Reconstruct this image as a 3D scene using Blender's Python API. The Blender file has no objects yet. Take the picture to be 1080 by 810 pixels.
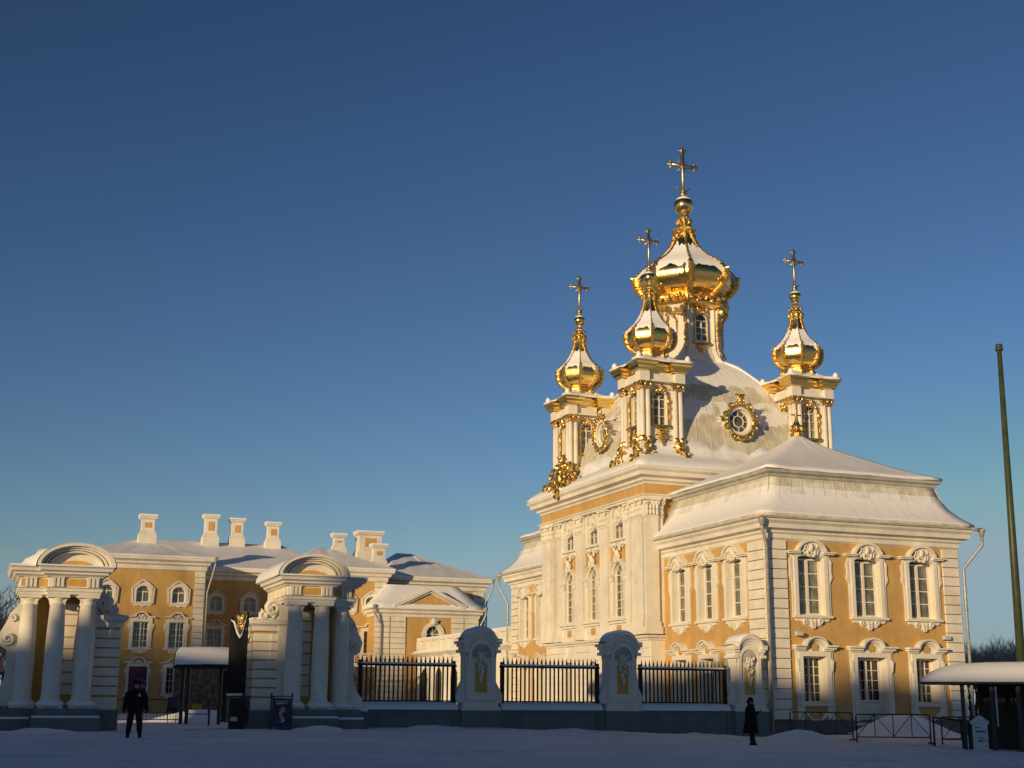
import bpy, bmesh, math, random
from math import sin, cos, pi, radians, sqrt, atan2
from mathutils import Vector, Matrix, noise
random.seed(7)
C = bpy.context.scene.collection
# ------------------------------------------------------------------ frame of the site
H = 0.372899                         # heading of the long facades
A = Vector((cos(H), sin(H), 0)); B = Vector((-sin(H), cos(H), 0))
O = Vector((11.8276, 62.0, 0.0))     # near corner of the church
def X(s, t, z=0.0): return O + A*s + B*t + Vector((0, 0, z))
# camera numbers (real lens, tilt and roll)
FPX, PIT, ROL = 1416.52, 0.2320215, 0.0067673
CAM = Vector((0, 0, 1.65))
F0 = Vector((0, cos(PIT), sin(PIT))); U0 = Vector((0, -sin(PIT), cos(PIT))); R0 = Vector((1, 0, 0))
RR = R0*cos(ROL)+U0*sin(ROL); UU = -R0*sin(ROL)+U0*cos(ROL)
def at(px, py, D):                   # point at forward distance D seen at a pixel of the 1080x810 photo
    d = RR*((px-540)/FPX) - UU*((py-405)/FPX) + F0
    return CAM + d*(D/d.y)
# terrain
TP = [(0,0,0),(-12,34,.12),(14,37,0),(0,40,.08),(9,52,.12),(-14,46,.42),(20,50,.0),(-25,50,.5),(20,56,.05),(30,60,.0),
      (-16,65,.5),(-25,100,.6),(0,110,.6),(25,85,.2),(60,90,.1),(-60,60,.5),(-60,20,.2),(60,20,0),(30,30,0),(-30,30,.2)]
for s, z in ((-31,.5),(-22,.56),(-18,.58),(-14,.6),(-10.5,.5),(-7.9,.42),(-4.3,.28),(-1,.2)):
    q = X(s,-.6); TP.append((q.x,q.y,z)); TP.append((q.x,q.y,z))
for s, z in ((2,.25),(5,.35),(10,.15)):
    q = X(s,-.8); TP.append((q.x,q.y,z))
def gz(x, y):
    a = b = 0
    for (px,py,pz) in TP:
        w = 1/((x-px)**2+(y-py)**2+1.5)**1.5
        a += w*pz; b += w
    return a/b
def gzs(s, t): q = X(s,t); return gz(q.x,q.y)

# ------------------------------------------------------------------ materials
def mat(name, col, rough=.8, metal=0, var=.06, scale=3.0, bump=.0, bscale=30, spec=.3, col2=None):
    m = bpy.data.materials.new(name); m.use_nodes = True
    nt = m.node_tree; N = nt.nodes; L = nt.links; p = N['Principled BSDF']
    p.inputs['Roughness'].default_value = rough; p.inputs['Metallic'].default_value = metal
    p.inputs['Specular IOR Level'].default_value = spec
    tc = N.new('ShaderNodeTexCoord'); nz = N.new('ShaderNodeTexNoise')
    nz.inputs['Scale'].default_value = scale; nz.inputs['Detail'].default_value = 6; nz.inputs['Roughness'].default_value = .65
    L.new(tc.outputs['Object'], nz.inputs['Vector'])
    cr = N.new('ShaderNodeValToRGB'); c2 = col2 or tuple(c*(1-var*3) for c in col)
    cr.color_ramp.elements[0].position = .3; cr.color_ramp.elements[0].color = (*c2,1)
    cr.color_ramp.elements[1].position = .62; cr.color_ramp.elements[1].color = (*tuple(min(1,c*(1+var)) for c in col),1)
    L.new(nz.outputs['Fac'], cr.inputs['Fac']); L.new(cr.outputs['Color'], p.inputs['Base Color'])
    if bump:
        n2 = N.new('ShaderNodeTexNoise'); n2.inputs['Scale'].default_value = bscale; n2.inputs['Detail'].default_value = 5
        L.new(tc.outputs['Object'], n2.inputs['Vector'])
        b = N.new('ShaderNodeBump'); b.inputs['Strength'].default_value = bump; b.inputs['Distance'].default_value = .03
        L.new(n2.outputs['Fac'], b.inputs['Height']); L.new(b.outputs['Normal'], p.inputs['Normal'])
    return m
def plaster(name, col, streak=.12):
    m = mat(name, col, .85, 0, .05, .5, .25, 14)
    nt = m.node_tree; N = nt.nodes; L = nt.links; p = N['Principled BSDF']
    cr = [n for n in N if n.type=='VALTORGB'][0]; tc = [n for n in N if n.type=='TEX_COORD'][0]
    mp = N.new('ShaderNodeMapping'); mp.inputs['Scale'].default_value = (1.1,1.1,.22)
    L.new(tc.outputs['Object'], mp.inputs['Vector'])
    nz = N.new('ShaderNodeTexNoise'); nz.inputs['Scale'].default_value = 1.6; nz.inputs['Detail'].default_value = 8; nz.inputs['Roughness'].default_value=.7
    L.new(mp.outputs['Vector'], nz.inputs['Vector'])
    mr = N.new('ShaderNodeMapRange'); mr.inputs['From Min'].default_value=.42; mr.inputs['From Max'].default_value=.7
    mr.inputs['To Min'].default_value=1; mr.inputs['To Max'].default_value=1-streak
    L.new(nz.outputs['Fac'], mr.inputs['Value'])
    mx = N.new('ShaderNodeMix'); mx.data_type='RGBA'; mx.blend_type='MULTIPLY'; mx.inputs['Factor'].default_value=1
    L.new(cr.outputs['Color'], mx.inputs['A']); L.new(mr.outputs['Result'], mx.inputs['B'])
    n4=N.new('ShaderNodeTexNoise'); n4.inputs['Scale'].default_value=.55; n4.inputs['Detail'].default_value=9; n4.inputs['Roughness'].default_value=.75; L.new(tc.outputs['Object'],n4.inputs['Vector'])
    r4=N.new('ShaderNodeMapRange'); r4.inputs['From Min'].default_value=.5; r4.inputs['From Max'].default_value=.72; r4.inputs['To Min'].default_value=1; r4.inputs['To Max'].default_value=.8; L.new(n4.outputs['Fac'],r4.inputs['Value'])
    m4=N.new('ShaderNodeMix'); m4.data_type='RGBA'; m4.blend_type='MULTIPLY'; m4.inputs['Factor'].default_value=1; L.new(mx.outputs['Result'],m4.inputs['A']); L.new(r4.outputs['Result'],m4.inputs['B'])
    L.new(m4.outputs['Result'], p.inputs['Base Color'])
    return m
M = {}
M['ochre'] = plaster('ochre_plaster', (.58,.365,.135), .2)
M['ochre_gate'] = plaster('gate_ochre_plaster', (.60,.36,.09), .12)
M['white'] = plaster('white_stucco', (.78,.735,.63), .09)
M['white_far'] = plaster('pale_stucco', (.77,.73,.64), .09)
M['plinth'] = plaster('grey_plinth_paint', (.17,.185,.185), .2)
M['soccle'] = plaster('stone_soccle', (.17,.16,.14), .3)
M['gold'] = mat('gilding', (.93,.67,.22), .19, 1, .0, 2.5, .35, 4, col2=(.80,.55,.16))
M['goldorn'] = mat('carved_gilding', (.95,.68,.25), .32, 1, .0, 9, .8, 18, col2=(.48,.32,.09))
M['goldold'] = mat('weathered_gilding', (.66,.56,.38), .4, 1, .0, 9, .6, 12, col2=(.34,.29,.20))
M['snow'] = mat('snow', (.80,.81,.83), .62, 0, .02, .7, .55, 3.5, spec=.25)
M['metal_roof'] = mat('painted_roof_metal', (.42,.41,.36), .5, 0, .1, 1.5, .1, 8)
M['gutter'] = mat('galvanised_pipe', (.42,.40,.35), .45, .3, .1, 4)
M['iron'] = mat('black_iron', (.012,.012,.013), .5, 0, .1)
M['sash'] = mat('window_paint', (.72,.68,.58), .5, 0, .04)
def glass_mat(name, c, rough=.08):
    m = mat(name, c, rough, 0, .35, 1.1, .06, 2.5, spec=.9)
    nt=m.node_tree; N=nt.nodes; L=nt.links; p=N['Principled BSDF']; cr=[n for n in N if n.type=='VALTORGB'][0]; tc=[n for n in N if n.type=='TEX_COORD'][0]
    oi=N.new('ShaderNodeObjectInfo'); mr=N.new('ShaderNodeMapRange'); mr.inputs['To Min'].default_value=.45; mr.inputs['To Max'].default_value=1.5; L.new(oi.outputs['Random'],mr.inputs['Value'])
    mp=N.new('ShaderNodeMapping'); mp.inputs['Scale'].default_value=(9,9,.25); L.new(tc.outputs['Object'],mp.inputs['Vector']); n2=N.new('ShaderNodeTexNoise'); n2.inputs['Scale'].default_value=1.2; L.new(mp.outputs['Vector'],n2.inputs['Vector'])
    m2=N.new('ShaderNodeMapRange'); m2.inputs['From Min'].default_value=.35; m2.inputs['From Max'].default_value=.65; m2.inputs['To Min'].default_value=.6; m2.inputs['To Max'].default_value=1.25; L.new(n2.outputs['Fac'],m2.inputs['Value'])
    mu=N.new('ShaderNodeMath'); mu.operation='MULTIPLY'; L.new(mr.outputs['Result'],mu.inputs[0]); L.new(m2.outputs['Result'],mu.inputs[1])
    mx=N.new('ShaderNodeMix'); mx.data_type='RGBA'; mx.blend_type='MULTIPLY'; mx.inputs['Factor'].default_value=1; L.new(cr.outputs['Color'],mx.inputs['A']); L.new(mu.outputs[0],mx.inputs['B']); L.new(mx.outputs['Result'],p.inputs['Base Color'])
    return m
M['glass'] = glass_mat('curtained_glass', (.19,.19,.16))
M['glassdark'] = glass_mat('dark_glass', (.02,.018,.016))
M['bark'] = mat('bark', (.05,.035,.028), .9, 0, .2, 6)
M['frost'] = mat('frosted_twigs', (.42,.34,.30), .9, 0, .3, 2, col2=(.16,.10,.085))
M['cloth'] = mat('black_cloth', (.010,.010,.012), .9, 0, .15, 20, .3, 60)
M['cloth2'] = mat('dark_trousers', (.012,.012,.014), .9, 0, .15, 20)
M['fur'] = mat('fur_hat', (.015,.012,.011), .95, 0, .3, 40, .8, 60)
M['skin'] = mat('skin', (.42,.24,.17), .6, 0, .04)
M['steel'] = mat('grey_steel', (.055,.06,.065), .45, .5, .1)
M['booth'] = mat('dark_booth_panel', (.05,.04,.03), .5, 0, .2, 2)
M['pole'] = mat('green_pole_paint', (.05,.065,.03), .4, 0, .12, 2)
M['board'] = mat('white_board', (.55,.57,.58), .5, 0, .04)
M['ink'] = mat('dark_print', (.05,.05,.06), .7, 0, .05)
M['poster'] = mat('poster_print', (.03,.035,.07), .5, 0, .3, 5)
M['purple'] = mat('purple_banner', (.10,.02,.05), .6, 0, .4, 4, col2=(.05,.01,.03))
M['pink'] = mat('pink_print', (.5,.35,.38), .6, 0, .2, 8)
M['redpaint'] = mat('red_paint', (.18,.03,.02), .5, 0, .1)
M['yellow'] = mat('yellow_plate', (.45,.33,.03), .5, 0, .1)
M['brick'] = mat('weathered_stone', (.10,.085,.07), .9, 0, .35, 3, .8, 9)
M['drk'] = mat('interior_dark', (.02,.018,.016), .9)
# snow lying on steep metal: snow where the roof is flatter, bare painted metal where it is steep (ragged line from noise)
def snow_roof(name, lo, hi, bare=(.50,.47,.38), nscale=1.2, nam=.35):
    m = bpy.data.materials.new(name); m.use_nodes=True; nt=m.node_tree; N=nt.nodes; L=nt.links; p=N['Principled BSDF']
    g=N.new('ShaderNodeNewGeometry'); sx=N.new('ShaderNodeSeparateXYZ'); L.new(g.outputs['True Normal'],sx.inputs[0])
    tc=N.new('ShaderNodeTexCoord'); mp=N.new('ShaderNodeMapping'); mp.inputs['Scale'].default_value=(1,1,.35); L.new(tc.outputs['Object'],mp.inputs['Vector'])
    nz=N.new('ShaderNodeTexNoise'); nz.inputs['Scale'].default_value=nscale; nz.inputs['Detail'].default_value=7; nz.inputs['Roughness'].default_value=.6
    L.new(mp.outputs['Vector'],nz.inputs['Vector'])
    ms=N.new('ShaderNodeMath'); ms.operation='MULTIPLY_ADD'; ms.inputs[1].default_value=nam; L.new(nz.outputs['Fac'],ms.inputs[0]); L.new(sx.outputs['Z'],ms.inputs[2])
    mr=N.new('ShaderNodeMapRange'); mr.inputs['From Min'].default_value=lo+nam*.5; mr.inputs['From Max'].default_value=hi+nam*.5
    L.new(ms.outputs[0],mr.inputs['Value'])
    n3=N.new('ShaderNodeTexNoise'); n3.inputs['Scale'].default_value=2.5; n3.inputs['Detail'].default_value=5; L.new(mp.outputs['Vector'],n3.inputs['Vector'])
    cr=N.new('ShaderNodeValToRGB'); cr.color_ramp.elements[0].color=(*[c*.8 for c in bare],1); cr.color_ramp.elements[1].color=(*[c*1.1 for c in bare],1)
    cr.color_ramp.elements[0].position=.35; cr.color_ramp.elements[1].position=.65
    L.new(n3.outputs['Fac'],cr.inputs['Fac'])
    mx=N.new('ShaderNodeMix'); mx.data_type='RGBA'; L.new(mr.outputs['Result'],mx.inputs['Factor']); L.new(cr.outputs['Color'],mx.inputs['A']); mx.inputs['B'].default_value=(.80,.81,.83,1)
    L.new(mx.outputs['Result'],p.inputs['Base Color'])
    p.inputs['Roughness'].default_value=.6; p.inputs['Specular IOR Level'].default_value=.25
    b=N.new('ShaderNodeBump'); b.inputs['Strength'].default_value=.4; b.inputs['Distance'].default_value=.08
    ad=N.new('ShaderNodeMath'); ad.operation='MULTIPLY_ADD'; ad.inputs[1].default_value=.8; L.new(mr.outputs['Result'],ad.inputs[0])
    n2=N.new('ShaderNodeTexNoise'); n2.inputs['Scale'].default_value=2.2; n2.inputs['Detail'].default_value=4; L.new(tc.outputs['Object'],n2.inputs['Vector'])
    L.new(n2.outputs['Fac'],ad.inputs[2]); L.new(ad.outputs[0],b.inputs['Height']); L.new(b.outputs['Normal'],p.inputs['Normal'])
    return m
M['snowdome'] = snow_roof('dome_snow_and_metal', .50, .54, bare=(.58,.55,.45), nam=.45, nscale=.7)
M['snowmansard'] = snow_roof('mansard_snow_and_metal', .30, .38, bare=(.58,.55,.45), nscale=.9, nam=.22)

# ------------------------------------------------------------------ mesh builder
class MB:
    def __init__(s): s.v=[]; s.f=[]; s.m=[]; s.s=[]; s.T=Matrix.Identity(4)
    def add(s, vs, fs, m=0, smooth=False):
        o=len(s.v); s.v += [s.T@Vector(p) for p in vs]
        for f in fs: s.f.append([i+o for i in f]); s.m.append(m); s.s.append(smooth)
    def box(s,x0,x1,y0,y1,z0,z1,m=0):
        s.add([(x0,y0,z0),(x1,y0,z0),(x1,y1,z0),(x0,y1,z0),(x0,y0,z1),(x1,y0,z1),(x1,y1,z1),(x0,y1,z1)],
              [(0,3,2,1),(4,5,6,7),(0,1,5,4),(1,2,6,5),(2,3,7,6),(3,0,4,7)],m)
    def prism(s, poly, y0, y1, m=0, smooth=False):       # polygon in x,z pushed along y
        n=len(poly); vs=[(x,y0,z) for x,z in poly]+[(x,y1,z) for x,z in poly]
        s.add(vs,[tuple(range(n)),tuple(range(2*n-1,n-1,-1))],m)
        s.add(vs,[(i,(i+1)%n,n+(i+1)%n,n+i) for i in range(n)],m,smooth)
    def slab(s, poly, z0, z1, m=0):                       # polygon in x,y pushed along z
        n=len(poly); vs=[(x,y,z0) for x,y in poly]+[(x,y,z1) for x,y in poly]
        s.add(vs,[tuple(range(n-1,-1,-1)),tuple(range(n,2*n))]+[(i,(i+1)%n,n+(i+1)%n,n+i) for i in range(n)],m)
    def strip(s, pts, w, y0, y1, m=0, closed=False):      # flat band of width w round a line in x,z, from y0 to y1
        n=len(pts); P=[Vector(p) for p in pts]; inn=[];out=[]
        for i in range(n):
            a=P[(i-1)%n] if (closed or i>0) else None; b=P[(i+1)%n] if (closed or i<n-1) else None
            d1=(P[i]-a).normalized() if a is not None else None; d2=(b-P[i]).normalized() if b is not None else None
            if d1 is None: d1=d2
            if d2 is None: d2=d1
            n1=Vector((-d1.y,d1.x)); n2=Vector((-d2.y,d2.x)); q=(n1+n2)
            q=q.normalized() if q.length>1e-6 else n1
            k=1/max(.4,q.dot(n1)); inn.append(P[i]); out.append(P[i]+q*w*k)
        for i in range(n if closed else n-1):
            j=(i+1)%n; a,b,c,d=inn[i],inn[j],out[j],out[i]
            s.prism([(a.x,a.y),(b.x,b.y),(c.x,c.y),(d.x,d.y)],y0,y1,m)
    def mold(s, path, prof, closed=False, m=0, smooth=False):   # profile (outward,z) carried round a plan path
        n=len(path); P=[Vector(p[:2]) for p in path]; rings=[]
        for i in range(n):
            a=P[(i-1)%n] if (closed or i>0) else None; b=P[(i+1)%n] if (closed or i<n-1) else None
            d1=(P[i]-a).normalized() if a is not None else None; d2=(b-P[i]).normalized() if b is not None else None
            if d1 is None: d1=d2
            if d2 is None: d2=d1
            n1=Vector((d1.y,-d1.x)); n2=Vector((d2.y,-d2.x)); q=(n1+n2).normalized(); k=1/max(.3,q.dot(n1))
            rings.append([(P[i].x+q.x*k*o,P[i].y+q.y*k*o,z) for o,z in prof])
        k=len(prof); vs=[v for r in rings for v in r]; fs=[]
        for i in range(n if closed else n-1):
            j=(i+1)%n
            for q in range(k-1): fs.append((i*k+q,j*k+q,j*k+q+1,i*k+q+1))
            fs.append((i*k+k-1,j*k+k-1,j*k,i*k))
        s.add(vs,fs,m,smooth)
        if not closed: s.add(rings[0],[tuple(range(k))],m); s.add(rings[-1],[tuple(range(k-1,-1,-1))],m)
    def loft(s, rings, m=0, smooth=True, closed=True, cap0=False, cap1=False):
        k=len(rings[0]); vs=[v for r in rings for v in r]; fs=[]
        for i in range(len(rings)-1):
            for q in range(k if closed else k-1):
                r=(q+1)%k; fs.append((i*k+q,i*k+r,(i+1)*k+r,(i+1)*k+q))
        s.add(vs,fs,m,smooth)
        if cap0: s.add(rings[0],[tuple(range(k-1,-1,-1))],m)
        if cap1: s.add(rings[-1],[tuple(range(k))],m)
    def lathe(s, prof, cx=0, cy=0, n=16, m=0, smooth=True, rf=None, a0=0.0):
        rings=[]
        for r,z in prof:
            rings.append([(cx+r*(rf(a0+2*pi*i/n) if rf else 1)*cos(a0+2*pi*i/n),cy+r*(rf(a0+2*pi*i/n) if rf else 1)*sin(a0+2*pi*i/n),z) for i in range(n)])
        s.loft(rings,m,smooth,True,True,True)
    def tube(s, pts, rad, n=6, m=0, cap=True, smooth=True):
        P=[Vector(p) for p in pts]; R=rad if isinstance(rad,(list,tuple)) else [rad]*len(P); rings=[]
        up=Vector((0,0,1)); prev=None
        for i,p in enumerate(P):
            d=(P[min(i+1,len(P)-1)]-P[max(i-1,0)]); d=d.normalized() if d.length>1e-9 else up
            if prev is None: u=d.orthogonal().normalized()
            else: u=(prev-d*prev.dot(d)); u=u.normalized() if u.length>1e-6 else d.orthogonal().normalized()
            prev=u; w=d.cross(u); rings.append([tuple(p+(u*cos(2*pi*k/n)+w*sin(2*pi*k/n))*R[i]) for k in range(n)])
        s.loft(rings,m,smooth,True,cap,cap)
    def ell(s, c, r, n=8, k=5, m=0, rot=None):
        vs=[];fs=[]; c=Vector(c)
        for i in range(k+1):
            th=pi*i/k
            for j in range(n):
                ph=2*pi*j/n; q=Vector((r[0]*sin(th)*cos(ph),r[1]*sin(th)*sin(ph),r[2]*cos(th)))
                if rot: q=rot@q
                vs.append(tuple(c+q))
        for i in range(k):
            for j in range(n): fs.append((i*n+j,(i+1)*n+j,(i+1)*n+(j+1)%n,i*n+(j+1)%n))
        s.add(vs,fs,m,True)
    def curl(s, x, z, r, y, side=1, turn=1.6, tr=.04, a0=0, m=0, seg=14):   # scroll in the x,z plane
        pts=[];rad=[]
        for i in range(seg+1):
            f=i/seg; a=a0+side*turn*2*pi*f; rr=r*(1-.8*f); pts.append((x+rr*cos(a),y-tr*.6*f,z+rr*sin(a))); rad.append(tr*(.6+.6*sin(pi*min(1,f*1.2))))
        s.tube(pts,rad,5,m)
    def build(s, name, mats, parent=None):
        me=bpy.data.meshes.new(name); me.from_pydata([tuple(v) for v in s.v],[],s.f)
        if not isinstance(mats,(list,tuple)): mats=[mats]
        for q in mats: me.materials.append(M[q] if isinstance(q,str) else q)
        me.polygons.foreach_set('material_index',s.m); me.polygons.foreach_set('use_smooth',[False]*len(s.f) if mats[0]=='goldorn' else s.s)
        bm=bmesh.new(); bm.from_mesh(me); bmesh.ops.remove_doubles(bm,verts=bm.verts,dist=1e-5); bmesh.ops.recalc_face_normals(bm,faces=bm.faces); bm.to_mesh(me); bm.free()
        me.update()
        o=bpy.data.objects.new(name,me); C.objects.link(o)
        if parent: o.parent=parent
        return o
def tag(o,label=None,cat=None,group=None,kind=None):
    if label: o['label']=label
    if cat: o['category']=cat
    if group: o['group']=group
    if kind: o['kind']=kind
    return o
def thing(name,loc,rz=0,label=None,cat=None,group=None):
    e=bpy.data.objects.new(name,None); e.empty_display_size=.3; C.objects.link(e); e.location=loc; e.rotation_euler=(0,0,rz)
    return tag(e,label,cat,group)
def site(name,s,t,z,label,cat,group=None): return thing(name,X(s,t,z),H,label,cat,group)
def inst(src,parent,loc=(0,0,0),rz=0,sc=None):            # copy of a part with its sub-parts
    c=src.copy(); C.objects.link(c); c.parent=parent; c.location=loc; c.rotation_euler=(0,0,rz)
    if sc: c.scale=sc
    for k in [q for q in src.children]:
        d=k.copy(); C.objects.link(d); d.parent=c
    return c
def copy_thing(root,loc,rz=None,label=None):
    r=root.copy(); C.objects.link(r); r.location=loc
    if rz is not None: r.rotation_euler=(0,0,rz)
    if label: r['label']=label
    for ch in list(root.children):
        c=ch.copy(); C.objects.link(c); c.parent=r
        for g in list(ch.children):
            d=g.copy(); C.objects.link(d); d.parent=c
    return r
def arc(cx,cz,r,a0,a1,n,rz=None):
    rz=rz or r
    return [(cx+r*cos(a0+(a1-a0)*i/n),cz+rz*sin(a0+(a1-a0)*i/n)) for i in range(n+1)]
def ring(x0,x1,y0,y1,z,n=12,rc=0.0,jit=0,seed=0):
    pts=[]
    cs=[(x0,y0),(x1,y0),(x1,y1),(x0,y1)]
    for k in range(4):
        a=Vector(cs[k]);b=Vector(cs[(k+1)%4])
        for i in range(n):
            p=a.lerp(b,i/n)
            if rc:
                cx=min(max(p.x,x0+rc),x1-rc); cy=min(max(p.y,y0+rc),y1-rc); d=Vector((p.x-cx,p.y-cy))
                if d.length>rc: d=d.normalized()*rc; p=Vector((cx+d.x,cy+d.y))
            zz=z
            if jit: zz+=jit*noise.noise(Vector((p.x*1.1,p.y*1.1,z*1.7+seed)))
            pts.append((p.x,p.y,zz))
    return pts
def leaves(mb,x,z,w,h,y,n,seed,m=0,sz=.09,dep=.07):        # carved foliage filling an oval, mirrored left and right
    r=random.Random(seed)
    for i in range(n):
        a=r.random()*pi; q=sqrt(r.random()); dx=abs(cos(a))*q*w/2; dz=sin(r.random()*2*pi)*q*h/2
        l=sz*(.6+.8*r.random()); rot=r.random()*pi; yy=y-dep*r.random()
        for sd in (-1,1):
            mb.ell((x+sd*dx,yy,z+dz),(l,dep,l*.45),6,4,m,Matrix.Rotation(sd*rot,3,'Y'))
def rail_spline(pts,n=8):
    out=[]
    P=[Vector(p) for p in pts]
    for i in range(len(P)-1):
        a=P[max(i-1,0)];b=P[i];c=P[i+1];d=P[min(i+2,len(P)-1)]
        for k in range(n):
            t=k/n; out.append(.5*((2*b)+(c-a)*t+(2*a-5*b+4*c-d)*t*t+(3*b-a-3*c+d)*t**3))
    out.append(P[-1]); return [tuple(q) for q in out]

# wall with real openings: front skin, reveals, in facade coords (x along, y inward, z up) mapped by T
def wall(mb, x0,x1,z0,z1, holes, depth=.55, m=0, y=0, rm=1):
    xs=sorted({x0,x1}|{h[0] for h in holes}|{h[1] for h in holes}); zs=sorted({z0,z1}|{h[2] for h in holes}|{h[3] for h in holes})
    for i in range(len(xs)-1):
        for j in range(len(zs)-1):
            cx=(xs[i]+xs[i+1])/2; cz=(zs[j]+zs[j+1])/2
            if any(h[0]<cx<h[1] and h[2]<cz<h[3] for h in holes): continue
            mb.add([(xs[i],y,zs[j]),(xs[i+1],y,zs[j]),(xs[i+1],y,zs[j+1]),(xs[i],y,zs[j+1])],[(0,1,2,3)],m)
    for a,b,c,d in holes:
        y1=y+depth
        mb.add([(a,y,c),(b,y,c),(b,y,d),(a,y,d),(a,y1,c),(b,y1,c),(b,y1,d),(a,y1,d)],[(0,1,5,4),(1,2,6,5),(2,3,7,6),(3,0,4,7)],rm)
TA = lambda t0=0: Matrix.Translation((0,t0,0))
TB = lambda s0=0: Matrix.Translation((s0,0,0))@Matrix.Rotation(-pi/2,4,'Z')   # x -> -t, outward -> -s
# facade of +s side / +t side
TC = lambda s0=0: Matrix.Translation((s0,0,0))@Matrix.Rotation(pi/2,4,'Z')
TD = lambda t0=0: Matrix.Translation((0,t0,0))@Matrix.Rotation(pi,4,'Z')

def sash(mb, w, h, cols, rows, z0=0, y=.5, bar=.035, frame=.07, mid=.09, archr=None):
    x0,x1=-w/2,w/2
    mb.box(x0,x0+frame,y-.06,y+.02,z0,z0+h); mb.box(x1-frame,x1,y-.06,y+.02,z0,z0+h)
    mb.box(x0+frame,x1-frame,y-.058,y+.018,z0,z0+frame); mb.box(x0+frame,x1-frame,y-.058,y+.018,z0+h-frame,z0+h)
    if mid: mb.box(-mid/2,mid/2,y-.075,y+.016,z0+frame,z0+h-frame)
    iw=(w-2*frame)/cols
    for i in range(1,cols):
        if mid and i*2==cols: continue
        x=x0+frame+iw*i; mb.box(x-bar/2,x+bar/2,y-.04,y+.014,z0+frame,z0+h-frame)
    for j in range(1,rows):
        z=z0+frame+(h-2*frame)*j/rows; mb.box(x0+frame,x1-frame,y-.036,y+.012,z-bar/2,z+bar/2)
def pane(mb,w,h,z0=0,y=.5): mb.box(-w/2+.01,w/2-.01,y+.022,y+.05,z0+.01,z0+h-.01)

# ---- window types (origin at the middle of the sill line, wall face at y=0, outward -y)
def mk_window(surround, sashf, panef, gl='glass', mats=('white','ochre')):
    a=MB(); surround(a); o=a.build('window',mats)
    b=MB(); sashf(b); q=b.build('sash',['sash'],o)
    c=MB(); panef(c); r=c.build('pane',[gl],o)
    return o
def sur_upper(a):
    w=.72; hh=2.75
    # architrave, ears, sill
    a.strip([(w,0),(w,hh-.12)]+arc(0,hh-.12,w,0,pi,10,.14)[1:-1]+[(-w,hh-.12),(-w,0)],-.2,-.12,0.0)
    a.strip([(w+.2,0),(w+.2,hh+.0),(w+.2,hh+.06)],-.12,-.07,0.0); a.strip([(-w-.2,hh+.06),(-w-.2,0)],-.12,-.07,0)
    a.prism([(-w,hh-.16)]+arc(0,hh-.16,w,pi,0,10,.14)[1:-1]+[(w,hh-.16),(w,hh+.02),(-w,hh+.02)],.0,.55)
    a.box(-w-.32,w+.32,-.2,0,-.12,-.005); a.box(-w,w,0,.5,-.05,.03)
    for sd in (-1,1):
        a.prism([(sd*(w+.32),hh-.1),(sd*(w+.44),hh-.25),(sd*(w+.40),hh-.7),(sd*(w+.46),hh-1.0),(sd*(w+.30),hh-1.25)],-.09,0)
        # cornice ends
        a.box(min(sd*(w-.12),sd*(w+.5)),max(sd*(w-.12),sd*(w+.5)),-.26,0,hh+.06,hh+.12)
        a.box(min(sd*(w-.1),sd*(w+.56)),max(sd*(w-.1),sd*(w+.56)),-.33,0,hh+.12,hh+.19)
    # segmental hood
    a.strip([(-w-.06+0,hh+.19)]+[(x,z) for x,z in arc(0,hh+.02,w+.02,pi*.9,pi*.1,14,.62)]+[(w+.06,hh+.19)],.10,-.32,0)
    a.strip([(x,z) for x,z in arc(0,hh-.0,w-.1,pi*.93,pi*.07,14,.55)],.09,-.2,0)
    a.prism([(x,z) for x,z in arc(0,hh+.0,w,0,pi,12,.6)],-.06,0)
    leaves(a,0,hh+.26,1.1,.62,-.1,16,3,0,.11,.08)
    for sd in (-1,1):
        a.curl(sd*.30,hh+.2,.17,-.15,sd,1.4,.045); a.curl(sd*.14,hh+.46,.12,-.17,-sd,1.3,.04,pi/2)
    a.ell((0,-.2,hh+.36),(.13,.1,.2),8,6)
    # apron
    a.prism([(-w-.2,-.12),(-w-.16,-.26),(-.55,-.3),(-.42,-.46),(-.14,-.52),(0,-.62),(.14,-.52),(.42,-.46),(.55,-.3),(w+.16,-.26),(w+.2,-.12)],-.09,0)
    for sd in (-1,1): a.curl(sd*.42,-.28,.16,-.11,sd,1.3,.045); a.prism([(sd*.03,-.3),(sd*.14,-.2),(sd*.1,-.5),(sd*.04,-.6)],-.16,-.05)
WU = mk_window(sur_upper, lambda b: sash(b,1.44,2.62,2,4,.03,y=.33,frame=.09,mid=.13,bar=.05), lambda c: pane(c,1.44,2.6,.03,.33))
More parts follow.
